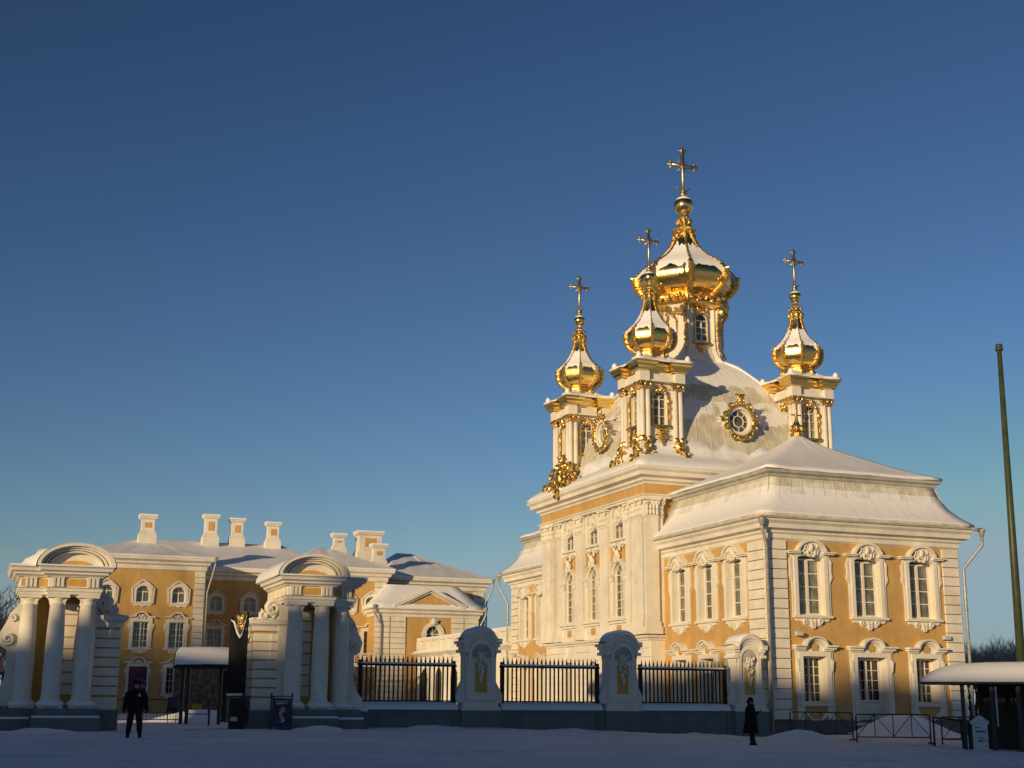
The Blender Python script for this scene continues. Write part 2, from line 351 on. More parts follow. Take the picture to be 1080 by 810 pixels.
def sur_lower(a, w=.64, hh=2.1, apron=True):
    a.strip([(w,-.02),(w,hh),(-w,hh),(-w,-.02)],-.22,-.13,0)
    a.strip([(w+.22,-.5),(w+.22,hh+.3)],-.13,-.07,0); a.strip([(-w-.22,hh+.3),(-w-.22,-.5)],-.13,-.07,0)
    a.box(-w-.3,w+.3,-.22,0,-.12,-.005); a.box(-w,w,0,.5,-.05,.03)
    a.prism([(-w-.22,hh+.223)]+[(w+.22,hh+.223),(w+.22,hh+.34)]+arc(0,hh+.34,.55,0,pi,12,.36)+[(-w-.22,hh+.34)],-.06,0)
    top=[(-w-.5,hh+.42),(-.56,hh+.42)]+arc(0,hh+.42,.54,pi*.97,pi*.03,12,.40)+[(.56,hh+.42),(w+.5,hh+.42)]
    a.strip(top,.08,-.38,0); a.strip([(x*.97,z-.1) for x,z in top],.09,-.25,0)
    a.strip([(x*.9,z-.17) for x,z in top],.06,-.16,0)
    a.prism([(-.13,hh+.26),(.13,hh+.26),(.19,hh+.5),(0,hh+.64),(-.19,hh+.5)],-.13,-.05,1)
    for sd in (-1,1):
        a.prism([(sd*(w+.22),hh-.1),(sd*(w+.36),hh-.2),(sd*(w+.3),hh-.6),(sd*(w+.24),hh-.7)],-.16,-.03)
        if apron:
            a.prism([(sd*(w+.34),-.5),(sd*(w+.34),-.72),(sd*(w+.0),-.72),(sd*(w-.08),-.5),(sd*(w+.0),-.12),(sd*(w+.2),-.12)],-.08,0)
    if apron: a.strip(arc(0,-.2,.62,pi*1.12,pi*1.88,10,.62),.1,-.08,0)
WL = mk_window(sur_lower, lambda b: sash(b,1.28,2.07,4,5,.03,bar=.03), lambda c: pane(c,1.28,2.05,.03), 'glassdark')
def sur_door(a): sur_lower(a,.82,2.95,False)
def door_sash(b):
    b.box(-.82,.82,.44,.52,.03,.9); sash(b,1.64,2.0,4,4,.92,bar=.03,frame=.1,mid=.14)
    for sd in (-1,1):
        for z in (.12,.5): b.box(sd*.4-.25,sd*.4+.25,.40,.44,z,z+.3)
def sur_arch(a, w=.64, hh=2.35):     # tall round-headed window of the centre block
    ar=arc(0,hh,w,0,pi,16)
    a.strip([(w,0)]+ar+[(-w,0)],-.18,-.1,0); a.strip([(w+.18,0)]+arc(0,hh,w+.18,0,pi,16)+[(-w-.18,0)],-.1,-.2,0)
    a.prism([(-w,hh)]+arc(0,hh,w,pi,0,16)[1:-1]+[(w,hh),(w,hh+w+.1),(-w,hh+w+.1)],.0,.15)
    for sd in (-1,1):
        a.box(min(sd*w,sd*(w+.46)),max(sd*w,sd*(w+.46)),-.25,0,hh-.08,hh+.06); a.box(min(sd*w,sd*(w+.4)),max(sd*w,sd*(w+.4)),-.18,0,hh-.35,hh-.08)
        a.box(min(sd*(w+.2),sd*(w+.36)),max(sd*(w+.2),sd*(w+.36)),-.08,0,0,hh-.35)
    a.box(-w-.5,w+.5,-.3,0,-.16,-.005); a.box(-w-.42,w+.42,-.18,0,-.3,-.16); a.box(-w,w,0,.6,-.05,.03)
    a.box(-w-.45,w+.45,-.06,0,-.95,-.3); a.box(-.3,.3,-.075,-.06,-.8,-.4,1)
    leaves(a,0,hh+w+.42,.75,.75,-.1,14,5,0,.11,.08); a.ell((0,-.18,hh+w+.5),(.2,.12,.27),8,6)
    for sd in (-1,1): a.curl(sd*.25,hh+w+.3,.15,-.16,sd,1.4,.045)
def arch_sash(b,w=.64,hh=2.35,y=.15):
    sash(b,2*w,hh,2,5,.03,y=y,bar=.04,mid=.07)
    b.strip(arc(0,hh,w-.08,0,pi,14),-.07,y-.06,y+.02)
    for a in (pi*.25,pi*.5,pi*.75): b.strip([(0,hh+.02),((w-.06)*cos(a),hh+(w-.06)*sin(a))],.03,y-.04,y+.015)
WC = mk_window(sur_arch, arch_sash, lambda c: c.prism([(-.63,.03),(.63,.03)]+arc(0,2.35,.62,0,pi,14),.175,.2))
def sur_small(a):
    w=.6;hh=1.0
    a.strip([(w,0),(w,hh),(-w,hh),(-w,0)],-.12,-.08,0); a.box(-w-.3,w+.3,-.2,0,-.1,-.005)
    a.strip(arc(0,hh+.34,.5,0,2*pi*15/16,15),-.12,-.2,0,0,True)
    for i in range(7):
        q=pi*(i+.5)/7; a.tube([(0,-.08,hh+.12),(.42*cos(q),-.16,hh+.34+.42*sin(q)-.1)],[.03,.08],5)
    a.ell((0,-.02,hh+.36),(.42,.12,.42),10,6)
    leaves(a,0,-.32,1.5,.3,-.05,12,8,0,.1,.06)
WS = mk_window(sur_small, lambda b: sash(b,1.2,.97,2,2,.02,y=.07), lambda c: pane(c,1.2,.95,.02,.07))
def sur_far(a):                       # first-floor windows of the far houses
    w=.58;hh=1.95
    a.strip([(w,0),(w,hh),(-w,hh),(-w,0)],-.24,-.1,0); a.box(-w-.34,w+.34,-.16,0,-.12,-.005)
    a.strip([(-w-.45,hh+.28),(-w*.9,hh+.34)]+arc(0,hh+.34,.42,pi*.95,pi*.05,8,.32)+[(w*.9,hh+.34),(w+.45,hh+.28)],.1,-.25,0)
    a.prism([(-w-.24,hh+.243),(w+.24,hh+.243),(w+.24,hh+.3),(.4,hh+.36),(0,hh+.62),(-.4,hh+.36),(-w-.24,hh+.3)],-.06,0)
    leaves(a,0,hh+.38,.7,.35,-.09,7,4,0,.1,.06)
    for sd in (-1,1): a.prism([(sd*(w+.24),hh-.1),(sd*(w+.4),hh-.2),(sd*(w+.3),hh-.7)],-.1,0); a.curl(sd*.35,-.25,.13,-.06,sd,1.2,.05)
    a.prism([(-w-.1,-.12),(-.4,-.34),(0,-.42),(.4,-.34),(w+.1,-.12)],-.07,0)
WF = mk_window(sur_far, lambda b: sash(b,1.16,1.93,4,4,.02,y=.25,bar=.035), lambda c: pane(c,1.16,1.9,.02,.25),'glassdark',('white_far','ochre'))
def sur_attic(a):
    w=.5;hh=.8
    a.strip([(w,0)]+[(w,hh)]+arc(0,hh,w,0,pi,10,.42)[1:-1]+[(-w,hh),(-w,0)],-.2,-.1,0)
    a.strip([(w+.2,-.05),(w+.26,hh+.2),(.3,hh+.62),(0,hh+.8),(-.3,hh+.62),(-w-.26,hh+.2),(-w-.2,-.05)],-.1,-.14,0)
    a.prism([(-w-.2,hh+.1),(-w,hh+.1)]+arc(0,hh,w,pi,0,10,.42)+[(w,hh+.1),(w+.2,hh+.1),(.3,hh+.62),(0,hh+.75),(-.3,hh+.62)],-.04,.25)
    a.box(-w-.3,w+.3,-.14,0,-.12,-.005)
    a.prism([(-w-.2,-.12),(-w-.1,-.3),(-.2,-.24),(0,-.36),(.2,-.24),(w+.1,-.3),(w+.2,-.12)],-.07,0)
WT = mk_window(sur_attic, lambda b: (sash(b,1.0,.8,2,1,.02,y=.25,mid=.08), b.strip(arc(0,.8,.44,0,pi,8,.36),-.07,.19,.27), b.box(-.03,.03,.21,.26,.8,1.18)), lambda c: c.prism([(-.48,.02),(.48,.02)]+arc(0,.8,.46,0,pi,8,.38),.275,.3),'glass',('white_far','ochre'))

def quoins(a, T, x0, x1, z0, z1, step=.44, dep=.1, m=0, gap=.045):
    a.T=T; z=z0; n=max(1,round((z1-z0)/step)); st=(z1-z0)/n
    for i in range(n): a.box(x0,x1,-dep,.02,z0+i*st+gap/2,z0+(i+1)*st-gap/2,m)
    a.T=Matrix.Identity(4)
def drain(parent, pts, r=.075, funnel=True):
    a=MB(); a.tube(pts,r,8)
    p=Vector(pts[0])
    if funnel: a.lathe([(r,p.z-.05),(r+.03,p.z),(.17,p.z+.22),(.2,p.z+.3),(.15,p.z+.31)],p.x,p.y,10)
    for k in range(2,len(pts)):
        q0=Vector(pts[k-1]);q1=Vector(pts[k]); L=(q1-q0).length
        for i in range(1,int(L/2)+1):
            q=q0.lerp(q1,i*2/L) if L>2 else q0; a.lathe([(r+.02,q.z-.03),(r+.02,q.z+.03)],q.x,q.y,8)
    return a.build('drainpipe',['gutter'],parent)

# ------------------------------------------------------------------ THE CHURCH
ch = site('palace_church',0,0,0,'ochre and white baroque church with five gilded onion domes and a snowy four-sided dome','church')
EAVE=9.95
cornprof=[(0,9.02),(.1,9.1),(.1,9.28),(.2,9.36),(.2,9.44),(.46,9.52),(.48,9.72),(.60,9.84),(.62,9.93),(0,9.93)]
def quad_wall_holes(cs,w,z0,z1): return [(c-w,c+w,z0,z1) for c in cs]
def wing(x0,x1,t0,t1, capA, name_rear=False):
    # front-end face (t0), left face (s=x0), right face
    a=MB()
    if capA:
        a.T=TA(t0); wall(a,x0,x1,.85,9.1,quad_wall_holes((2.25,5.375,8.5),.72,5.6,8.35)+[(2.25-.64,2.25+.64,1.65,3.75),(8.5-.64,8.5+.64,1.65,3.75),(5.375-.82,5.375+.82,.8+.002,3.75)],.56)
    a.T=TB(x0)
    cs=(2.9,5.65,8.4) if capA else (26.9,29.7)
    wall(a,-t1,-t0,.85,9.1,[(-c-.72,-c+.72,5.6,8.35) for c in cs]+[(-c-.64,-c+.64,1.65,3.75) for c in cs],.56)
    a.T=TC(x1); wall(a,t0,t1,.85,9.1,[],.5)
    if not capA: a.T=TD(t1); wall(a,-x1,-x0,.85,9.1,[])
    a.T=Matrix.Identity(4)
    o=a.build('wall',['ochre','white'],ch)
    b=MB(); b.box(x0-.1,x1+.1,t0-.1,t1,-.6,.85); b.mold([(x0-.1,t1),(x0-.1,t0-.1),(x1+.1,t0-.1),(x1+.1,t1)],[(0,.78),(.05,.8),(.05,.87),(-.1,.93),(-.1,.78)])
    b.build('plinth',['soccle'],ch)
    c=MB(); c.mold([(x0,t0),(x1,t0),(x1,t1),(x0,t1)],cornprof,True)
    c.build('cornice',['white'],ch)
    g=MB(); g.mold([(x0,t0),(x1,t0),(x1,t1),(x0,t1)],[(.60,9.935),(.70,9.95),(.72,10.03),(.5,10.04),(.3,9.94)],True)
    g.build('gutter',['metal_roof'],ch)
    # mansard with snow
    rf=MB()
    def R(i,z,j=.0): return ring(x0+i,x1-i,t0+i,t1-i,z,16,0,j)
    prof=[(-.63,10.045),(-.66,10.17),(-.52,10.30),(-.28,10.5),(-.05,10.74),(.16,11.0),(.33,11.3),(.47,11.65),(.57,11.95),(.62,12.14)]
    rings=[R(i,z,.03 if z<11.9 else 0) for i,z in prof]
    rf.loft(rings,0,True); k=len(rings[0])
    for q in range(0,k,1):       # standing seams
        rf.tube([(r[q][0],r[q][1],r[q][2]+.0) for r in rings[6:]],.022,4)
    rf.build('mansard_roof',['snowmansard'],ch)
    lg=MB(); lg.mold([(x0+.62,t0+.62),(x1-.62,t0+.62),(x1-.62,t1-.62),(x0+.62,t1-.62)],[(0,12.08),(.08,12.14),(.10,12.24),(.26,12.3),(.28,12.4),(.32,12.44),(0,12.46)],True)
    lg.build('roof_cornice',['metal_roof'],ch)
    up=MB(); cx,cy=(x0+x1)/2,(t0+t1)/2
    if not capA: cy=t1-5.3
    rings=[]
    for f,z in ((0,12.45),(.0,12.56),(.04,12.66),(.2,12.98),(.4,13.45),(.6,13.98),(.8,14.55),(.92,14.98),(.975,15.22),(1,15.3)):
        i=.30*(1-f); rr=ring(x0+.3,x1-.3,t0+.3,t1-.3,0,14)
        rings.append([(x+(cx-x)*f*.985,y+(cy-y)*f*.985,z+.04*noise.noise(Vector((x,y,z)))) for x,y,_ in rr])
    up.loft(rings,0,True,True,False,True); up.build('snow_covered_roof',['snow'],ch)
    return o
wing(0,10.75,0,10.6,True)
wing(0,10.75,24.0,32.1,False)
for c in (2.25,5.375,8.5): inst(WU,ch,(c,0,5.6))
for c in (2.25,8.5): inst(WL,ch,(c,0,1.65))
dr=MB(); sur_door(dr); d0=dr.build('door',['white','ochre'],ch); d0.location=(5.375,0,.8)
q=MB(); door_sash(q); q.build('door_leaf',['sash'],d0); q=MB(); q.box(-.8,.8,.56,.58,.9,2.93); q.build('pane',['glassdark'],d0)
for c in (2.9,5.65,8.4,26.9,29.7):
    inst(WU,ch,(0,c,5.6),-pi/2)
    if c!=29.7: inst(WL,ch,(0,c,1.65),-pi/2)
inst(WL,ch,(0,29.7,1.65),-pi/2)
# quoin piers
for nm,T,x0,x1 in (('A0',TA(),.02,.95),('A1',TA(),9.8,10.73),('B0',TB(),-1.62,-.30),('B1',TB(),-32.08,-31.0),('C',TC(10.75),.02,1.3)):
    a=MB(); quoins(a,T,x0,x1,.93,9.02); a.build('quoin_pier',['white'],ch)
a=MB(); a.box(-.16,.0,-.16,.02,.93,9.02); a.T=Matrix.Identity(4); a.build('corner_pier',['white'],ch)
a=MB()
for z in range(19): a.box(-.06,0,.03,.28,.95+z*.424,.95+z*.424+.39)
a.build('corner_strip',['white'],ch)
# drainpipes
drain(ch,[(-.62,-.62,9.6),(-.62,-.62,9.45),(-.25,-.32,8.75),(-.25,-.32,.35)])
drain(ch,[(11.85,-.6,9.7),(11.85,-.6,9.25),(11.0,-.12,8.1),(11.0,-.12,.3)])
a=MB(); a.tube([(11.2,-.66,10.0),(11.85,-.62,9.98)],.09,8); a.build('gutter_spout',['gutter'],ch)
drain(ch,[(-.75,32.75,9.75),(-.75,32.75,9.3),(-.25,32.35,8.1),(-.25,32.35,.5)])
a=MB(); a.tube([(-.6,32.5,10.0),(-.75,32.75,9.98)],.09,8); a.build('gutter_spout',['gutter'],ch)
# lamps / cameras
for p in ((1.35,-.25,4.75),(9.65,-.2,4.75),(-.3,31.1,4.7)):
    a=MB(); a.box(p[0]-.16,p[0]+.16,p[1]-.12,p[1]+.12,p[2]-.09,p[2]+.09); a.tube([(p[0],p[1],p[2]),(p[0],.0 if p[0]>0 else p[1],p[2]-.1)],.03,5); a.build('security_camera',['board'],ch)

# ---- centre block
S0,S1,T0,T1=-.8,11.55,10.35,24.1
a=MB(); a.T=TB(S0)
bays=(13.9,17.25,20.6)
wall(a,-T1,-T0,4.95,13.0,[(-c-.64,-c+.64,6.15,9.15) for c in bays]+[(-c-.6,-c+.6,10.45,11.45) for c in bays],.4)
a.T=TA(T0); wall(a,S0,S1,4.95,13.0,[]); a.T=TC(S1); wall(a,T0,T1,0,13,[]); a.T=TD(T1); wall(a,-S1,-S0,0,13,[])
a.build('wall',['ochre','white'],ch)
a=MB(); a.T=TB(S0); wall(a,-T1,-T0,.8,4.95,[(-c-.6,-c+.6,1.2,3.9) for c in bays],.5)
for i in range(9):
    z=.85+i*.445
    xs=[-T1]+[v for c in reversed(bays) for v in (-c-.62,-c+.62)]+[-T0]
    for k in range(0,len(xs),2): a.box(xs[k],xs[k+1],-.08,.02,z+.02,z+.42 if i<8 else 4.9)
a.T=TA(T0); a.box(S0,0,-.08,.02,.85,4.9); a.T=Matrix.Identity(4)
a.mold([(S0,T1),(S0,T0),(0,T0)],[(0,4.78),(.16,4.82),(.18,4.9),(.3,4.95),(.34,5.06),(.1,5.1),(.06,5.45),(0,5.5)])
a.build('rusticated_base',['white','white'],ch)
a=MB(); a.box(S0-.12,.1,T0-.12,T1+.1,-.6,.85); a.build('plinth',['soccle'],ch)
for c in bays:
    o=MB(); o.strip([(.6,0),(.6,2.1)]+arc(0,2.1,.6,0,pi,10)[1:]+[(-.6,0)],-.16,-.14,0)
    o.prism([(-.6,2.1)]+arc(0,2.1,.6,pi,0,10)[1:-1]+[(.6,2.1),(.6,2.75),(-.6,2.75)],0,.5)
    w=o.build('window',['white'],ch); w.location=(S0,c,1.2); w.rotation_euler=(0,0,-pi/2)
    b=MB(); sash(b,1.2,2.1,4,5,.0,bar=.03); b.build('sash',['sash'],w); b=MB(); b.prism([(-.6,0),(.6,0)]+arc(0,2.1,.6,0,pi,10),.52,.55); b.build('pane',['glassdark'],w)
for c in bays: inst(WC,ch,(S0,c,6.15),-pi/2); inst(WS,ch,(S0,c,10.45),-pi/2)
# white field round the small windows
a=MB(); a.T=TB(S0)
for c in bays:
    wall(a,-c-1.1,-c+1.1,10.1,12.3,[(-c-.6,-c+.6,10.4,11.47)],.05,0,-.045)
a.build('stucco_panel',['white','white'],ch)
# pilasters with carved capitals
def pilaster(T,x0,x1,dep=.16,steps=1):
    a=MB(); a.T=T
    a.box(x0,x1,-dep,.02,5.75,11.25); a.box(x0-.05,x1+.05,-dep-.05,.02,5.5,5.75); a.box(x0-.1,x1+.1,-dep-.12,.02,5.12,5.5)
    a.box(x0-.03,x1+.03,-dep-.04,.02,11.25,11.33)
    a.box(x0,x1,-dep-.02,.02,11.33,12.15); a.box(x0-.12,x1+.12,-dep-.14,.02,12.15,12.28)
    cx=(x0+x1)/2; w=(x1-x0)
    for z in (11.5,11.8): 
        for i in range(4): a.ell((x0+w*(i+.5)/4,-dep-.06,z),(w*.12,.08,.17),6,5)
    for sd in (-1,1): a.curl(cx+sd*w*.42,12.0,.13,-dep-.12,sd,1.4,.045)
    return a.build('pilaster',['white'],ch)
Tb=TB(S0)
for x0,x1,d in ((-11.05,-10.28,.34),(-11.95,-11.05,.24),(-12.85,-12.25,.14),(-16.1,-15.05,.18),(-19.45,-18.4,.18),(-22.25,-21.65,.14),(-23.4,-22.6,.24),(-24.15,-23.4,.34)): pilaster(Tb,x0,x1,d)
pilaster(TA(T0),-1.14,-.35,.3); pilaster(TA(T0),-.35,0,.16)
# entablature: architrave, ochre frieze is the wall, big cornice
def blk(path_off=0): 
    o=path_off; return [(S0-o,T1+o),(S0-o,T0-o),(S1+o,T0-o),(S1+o,T1+o)]
a=MB(); P=[(S0,T1),(S0,T0),(S1,T0),(S1,T1)]
a.mold(P,[(0,12.27),(.36,12.27),(.38,12.36),(.46,12.42),(.46,12.47),(0,12.5)],True)
a.mold(P,[(0,13.02),(.34,13.02),(.38,13.12),(.52,13.2),(.54,13.32),(.84,13.42),(.86,13.62),(1.0,13.74),(1.02,13.84),(0,13.86)],True)
a.build('cornice',['white'],ch)
a=MB(); a.mold(P,[(0,12.495),(.3,12.495),(.3,13.025),(0,13.025)],True); a.build('frieze',['ochre'],ch)
a=MB()
rings=[ring(S0-o,S1+o,T0-o,T1+o,z,30,0,j) for o,z,j in ((1.0,13.845,0),(1.06,13.9,.02),(1.05,14.02,.03),(.8,14.25,.05),(.4,14.55,.07),(0,14.68,.12),(-.25,14.9,.2),(-.4,15.2,.4),(-.5,15.55,.6),(-.75,15.6,0))]
a.loft(rings,0,True); a.build('snow_covered_roof',['snow'],ch)

# ---- four-sided dome
prof=[(.02,14.30),(.12,14.55),(.22,14.9),(.32,15.3),(.45,15.8),(.66,16.4),(.98,17.1),(1.42,17.8),(1.88,18.5),(2.22,19.15),(2.56,19.75),(2.98,20.35),(3.5,20.95),(4.15,21.5),(5.05,21.9)]
def pr(z):
    for (i0,z0),(i1,z1) in zip(prof,prof[1:]):
        if z<=z1: return i0+(i1-i0)*(z-z0)/(z1-z0)
    return prof[-1][0]
a=MB(); N_=24
# finer interpolation for a smooth shell
pts=rail_spline([(i,z,0) for i,z in prof],3)
DS0,DS1,DT0,DT1=S0+.25,S1-.25,T0+.15,T1-.15
rings=[]
for i,z,_ in pts:
    k=(DT1-DT0)/(DS1-DS0)
    rings.append(ring(DS0+i,DS1-i,DT0+i*1.0*1.06,DT1-i*1.06,z,N_,min(.35,.15+i*.1),.05 if z>15 else 0))
a.loft(rings,0,True,True,False,True)
for q in range(0,4*N_,2):
    a.tube([(r[q][0],r[q][1],r[q][2]) for r in rings],.022,4)
a.build('dome_roof',['snowdome'],ch)
# crust of snow along the ridge lines of the dome
a=MB()
for q in range(0,4*N_,N_):
    P_=[]; R_=[]
    for i,r in enumerate(rings[12:]): P_.append((r[q][0],r[q][1],r[q][2]+.05)); R_.append(.09+.05*abs(noise.noise(Vector((i*.9,q,0)))))
    a.tube(P_,R_,6)
a.build('snow_crust',['snow'],ch)

# ---- round dormer windows with gilded frames
def oculus(parent,loc,rz):
    a=MB()
    a.strip(arc(0,0,.68,0,2*pi*23/24,23),-.14,-.28,1.2,0,True)
    a.strip(arc(0,0,.60,0,2*pi*23/24,23),-.08,-.1,.1,0,True)
    o=a.build('oculus_window',['white'],parent); o.location=loc; o.rotation_euler=(0,0,rz)
    b=MB(); b.prism(arc(0,0,.62,0,2*pi*23/24,23),-.02,.03); b.build('pane',['glass'],o)
    c=MB(); c.strip(arc(0,0,.3,0,2*pi*15/16,15),-.05,-.09,-.03,0,True)
    for k in range(8):
        q=k*pi/4; c.strip([(.3*cos(q),.3*sin(q)),(.62*cos(q),.62*sin(q))],.035,-.08,-.03)
    c.build('sash',['sash'],o)
    g=MB(); r=random.Random(5)
    g.tube([(.86*cos(t*pi/12),-.3,.9*sin(t*pi/12)) for t in range(25)],.09,6)
    for k in range(34):
        q=2*pi*k/34; rr=.95+.07*sin(q*5); g.ell((rr*cos(q),-.32,rr*1.05*sin(q)),(.14,.1,.07),6,4,0,Matrix.Rotation(-q+r.uniform(-.6,.6),3,'Y'))
    for k,(x,z,s_) in enumerate(((.95,.35,.2),(.9,-.35,.22),(.6,.85,.2),(.5,-.9,.16),(1.15,0,.12))):
        for sd in (-1,1): g.curl(sd*x,z,s_,-.34,sd,1.4,.06,pi/3)
    leaves(g,0,1.2,.7,.6,-.32,14,9,0,.14,.1); g.ell((0,-.4,1.25),(.16,.12,.3),8,6); g.ell((0,-.4,-1.0),(.3,.12,.14),8,6)
    for sd in (-1,1): g.ell((sd*1.2,-.3,.15),(.16,.08,.06),6,4)
    g.build('gilded_frame',['goldorn'],o)
    return o
oculus(ch,(5.375,11.15,17.1),0); oculus(ch,(0.0,17.25,17.1),-pi/2)

# ---- onion domes
OFF=pi/8
def octr(th):
    d=((th+pi/8)%(pi/4))-pi/8
    return cos(pi/8)/cos(d)
def onion(parent, k, z0, prof, snowprof, tip, nm='onion_dome'):
    """octagonal bulb; vertices of the octagon at odd multiples of pi/8"""
    fine=[(p_[0],p_[1]) for p_ in rail_spline([(r,z,0) for r,z in prof],4)]
    a=MB(); a.lathe(fine,0,0,64,0,False,octr,0)
    o=a.build(nm,['gold'],parent)
    # ribs on the eight edges
    b=MB()
    for e in range(8):
        an=OFF+e*pi/4
        pts=[(r*1.01*cos(an),r*1.01*sin(an),z) for r,z in prof]
        b.tube(pts,[k*(.11 if z<tip[1]+.1*k else .035) for r,z in prof],6)
        for j_,(r,z) in enumerate(fine):
            if z<tip[1]: b.ell((r*1.05*cos(an),r*1.05*sin(an),z),(k*.12,k*.12,k*.06),6,4)
            elif j_%2: b.ell((r*1.03*cos(an),r*1.03*sin(an),z),(k*.055,k*.055,k*.06),5,4)
        for (r,z) in prof:
            if z>tip[1]+.05*k and r<tip[0]:
                b.ell((r*1.03*cos(an),r*1.03*sin(an),z),(k*.06,k*.06,k*.06),5,4)
        # scroll tip
        c_,s_=cos(an),sin(an); tr,tz=tip
        b.tube([(c_*tr*.9,s_*tr*.9,tz-.15*k),(c_*tr,s_*tr,tz),(c_*tr*1.05,s_*tr*1.05,tz+.03*k)],[k*.12,k*.09,k*.04],6)
        b.ell((c_*tr*.88,s_*tr*.88,tz+.12*k),(k*.13,k*.13,k*.15),6,5)
        rb=random.Random(e)
        for q in range(10):
            zz=tz-.05*k-.95*k*q/9; rr=[r_ for r_,z_ in fine if abs(z_-zz)==min(abs(z2-zz) for _,z2 in fine)][0]
            sd_=rb.uniform(-.16,.16)*k; b.ell((c_*rr*1.02-s_*sd_,s_*rr*1.02+c_*sd_,zz),(k*.10,k*.10,k*.07),5,4)
    b.build('gilded_ribs',['goldorn'],o)
    # snow lying on the concave upper slope, ragged lower edge
    s=MB(); n=96; r_=random.Random(int(z0*7)); rings=[]
    def rad(zq):
        for (ra,za),(rb_,zb_) in zip(fine,fine[1:]):
            if zb_>=zq: return ra+(rb_-ra)*max(0,min(1,(zq-za)/(zb_-za+1e-9)))
        return fine[-1][0]
    for j,(r,z) in enumerate(snowprof):
        ring_=[]
        for i in range(n):
            th=2*pi*i/n; q=octr(th); d=abs(((th+pi/8)%(pi/4))-pi/8)/(pi/8); zz=z
            if j==0: rr=None
            if j<=1:
                zz=z-(.42 if j==0 else .2)*k*max(0,(d-.45)/.55)**1.2+(.16*k*noise.noise(Vector((cos(th)*6,sin(th)*6,z0)))+.09*k*noise.noise(Vector((cos(th)*17,sin(th)*17,z0))))*(1 if j==0 else .5)
            rr=rad(zz)+(.015 if j==0 else .05*min(1,k))
            if j<=1: rr+=.05*k*max(0,(d-.6)/.4)
            if j==len(snowprof)-1: zz=z+.25*k*noise.noise(Vector((cos(th)*5,sin(th)*5,z0+3))); rr=rad(zz)+.01
            ring_.append((rr*q*cos(th),rr*q*sin(th),zz))
        rings.append(ring_)
    s.loft(rings,0,True); s.build('snow_cap',['snow'],o)
    return o
def cross(parent, z0, h, w, arm, k):
    a=MB()
    a.tube([(0,0,z0-.1),(0,0,z0+h)],k*.10,6); 
    a.tube([(-w*.95,0,arm),(w*.95,0,arm)],k*.10,6)
    for x,z in ((-w,arm),(w,arm),(0,z0+h)):
        for q in range(3):
            ang={0:0}.get(q,0); 
        dx=(x>0)-(x<0)
        a.ell((x-dx*.02,0,z),(k*.17,k*.09,k*.17),8,5)
        if dx: pts=((x,z+k*.15),(x,z-k*.15),(x+dx*k*.12,z))
        else: pts=((x-k*.15,z-.02),(x+k*.15,z-.02),(x,z+k*.12))
        for p_ in pts: a.ell((p_[0],0,p_[1]),(k*.10,k*.07,k*.10),6,4)
    a.ell((0,0,arm),(k*.2,k*.11,k*.2),8,5)
    for q in range(12):
        an=q*pi/6+pi/12; L=k*(.36 if q%3!=1 else .46); a.tube([(0,0,arm),(L*cos(an),0,arm+L*sin(an))],[k*.05,k*.008],4)
    a.strip(arc(0,arm,k*.22,0,2*pi*15/16,15),-k*.04,-k*.03,k*.03,0,True)
    # crescent and foot
    zc=z0+k*.18; a.tube([(k*.42*sin(t),0,zc+k*.36-k*.36*cos(t)) for t in [i*.25-1.25 for i in range(11)]],[k*.02+k*.05*(1-abs(i-5)/5) for i in range(11)],5)
    for z in range(6): a.ell((0,0,z0+.15+z*(arm-z0-.5)/6),(k*.08,k*.08,k*.05),6,4)
    a.lathe([(k*.1,z0-.12),(k*.24,z0-.05),(k*.2,z0+.05),(k*.12,z0+.15),(k*.16,z0+.22),(k*.05,z0+.32)],0,0,8)
    return a.build('cross',['goldold'],parent)

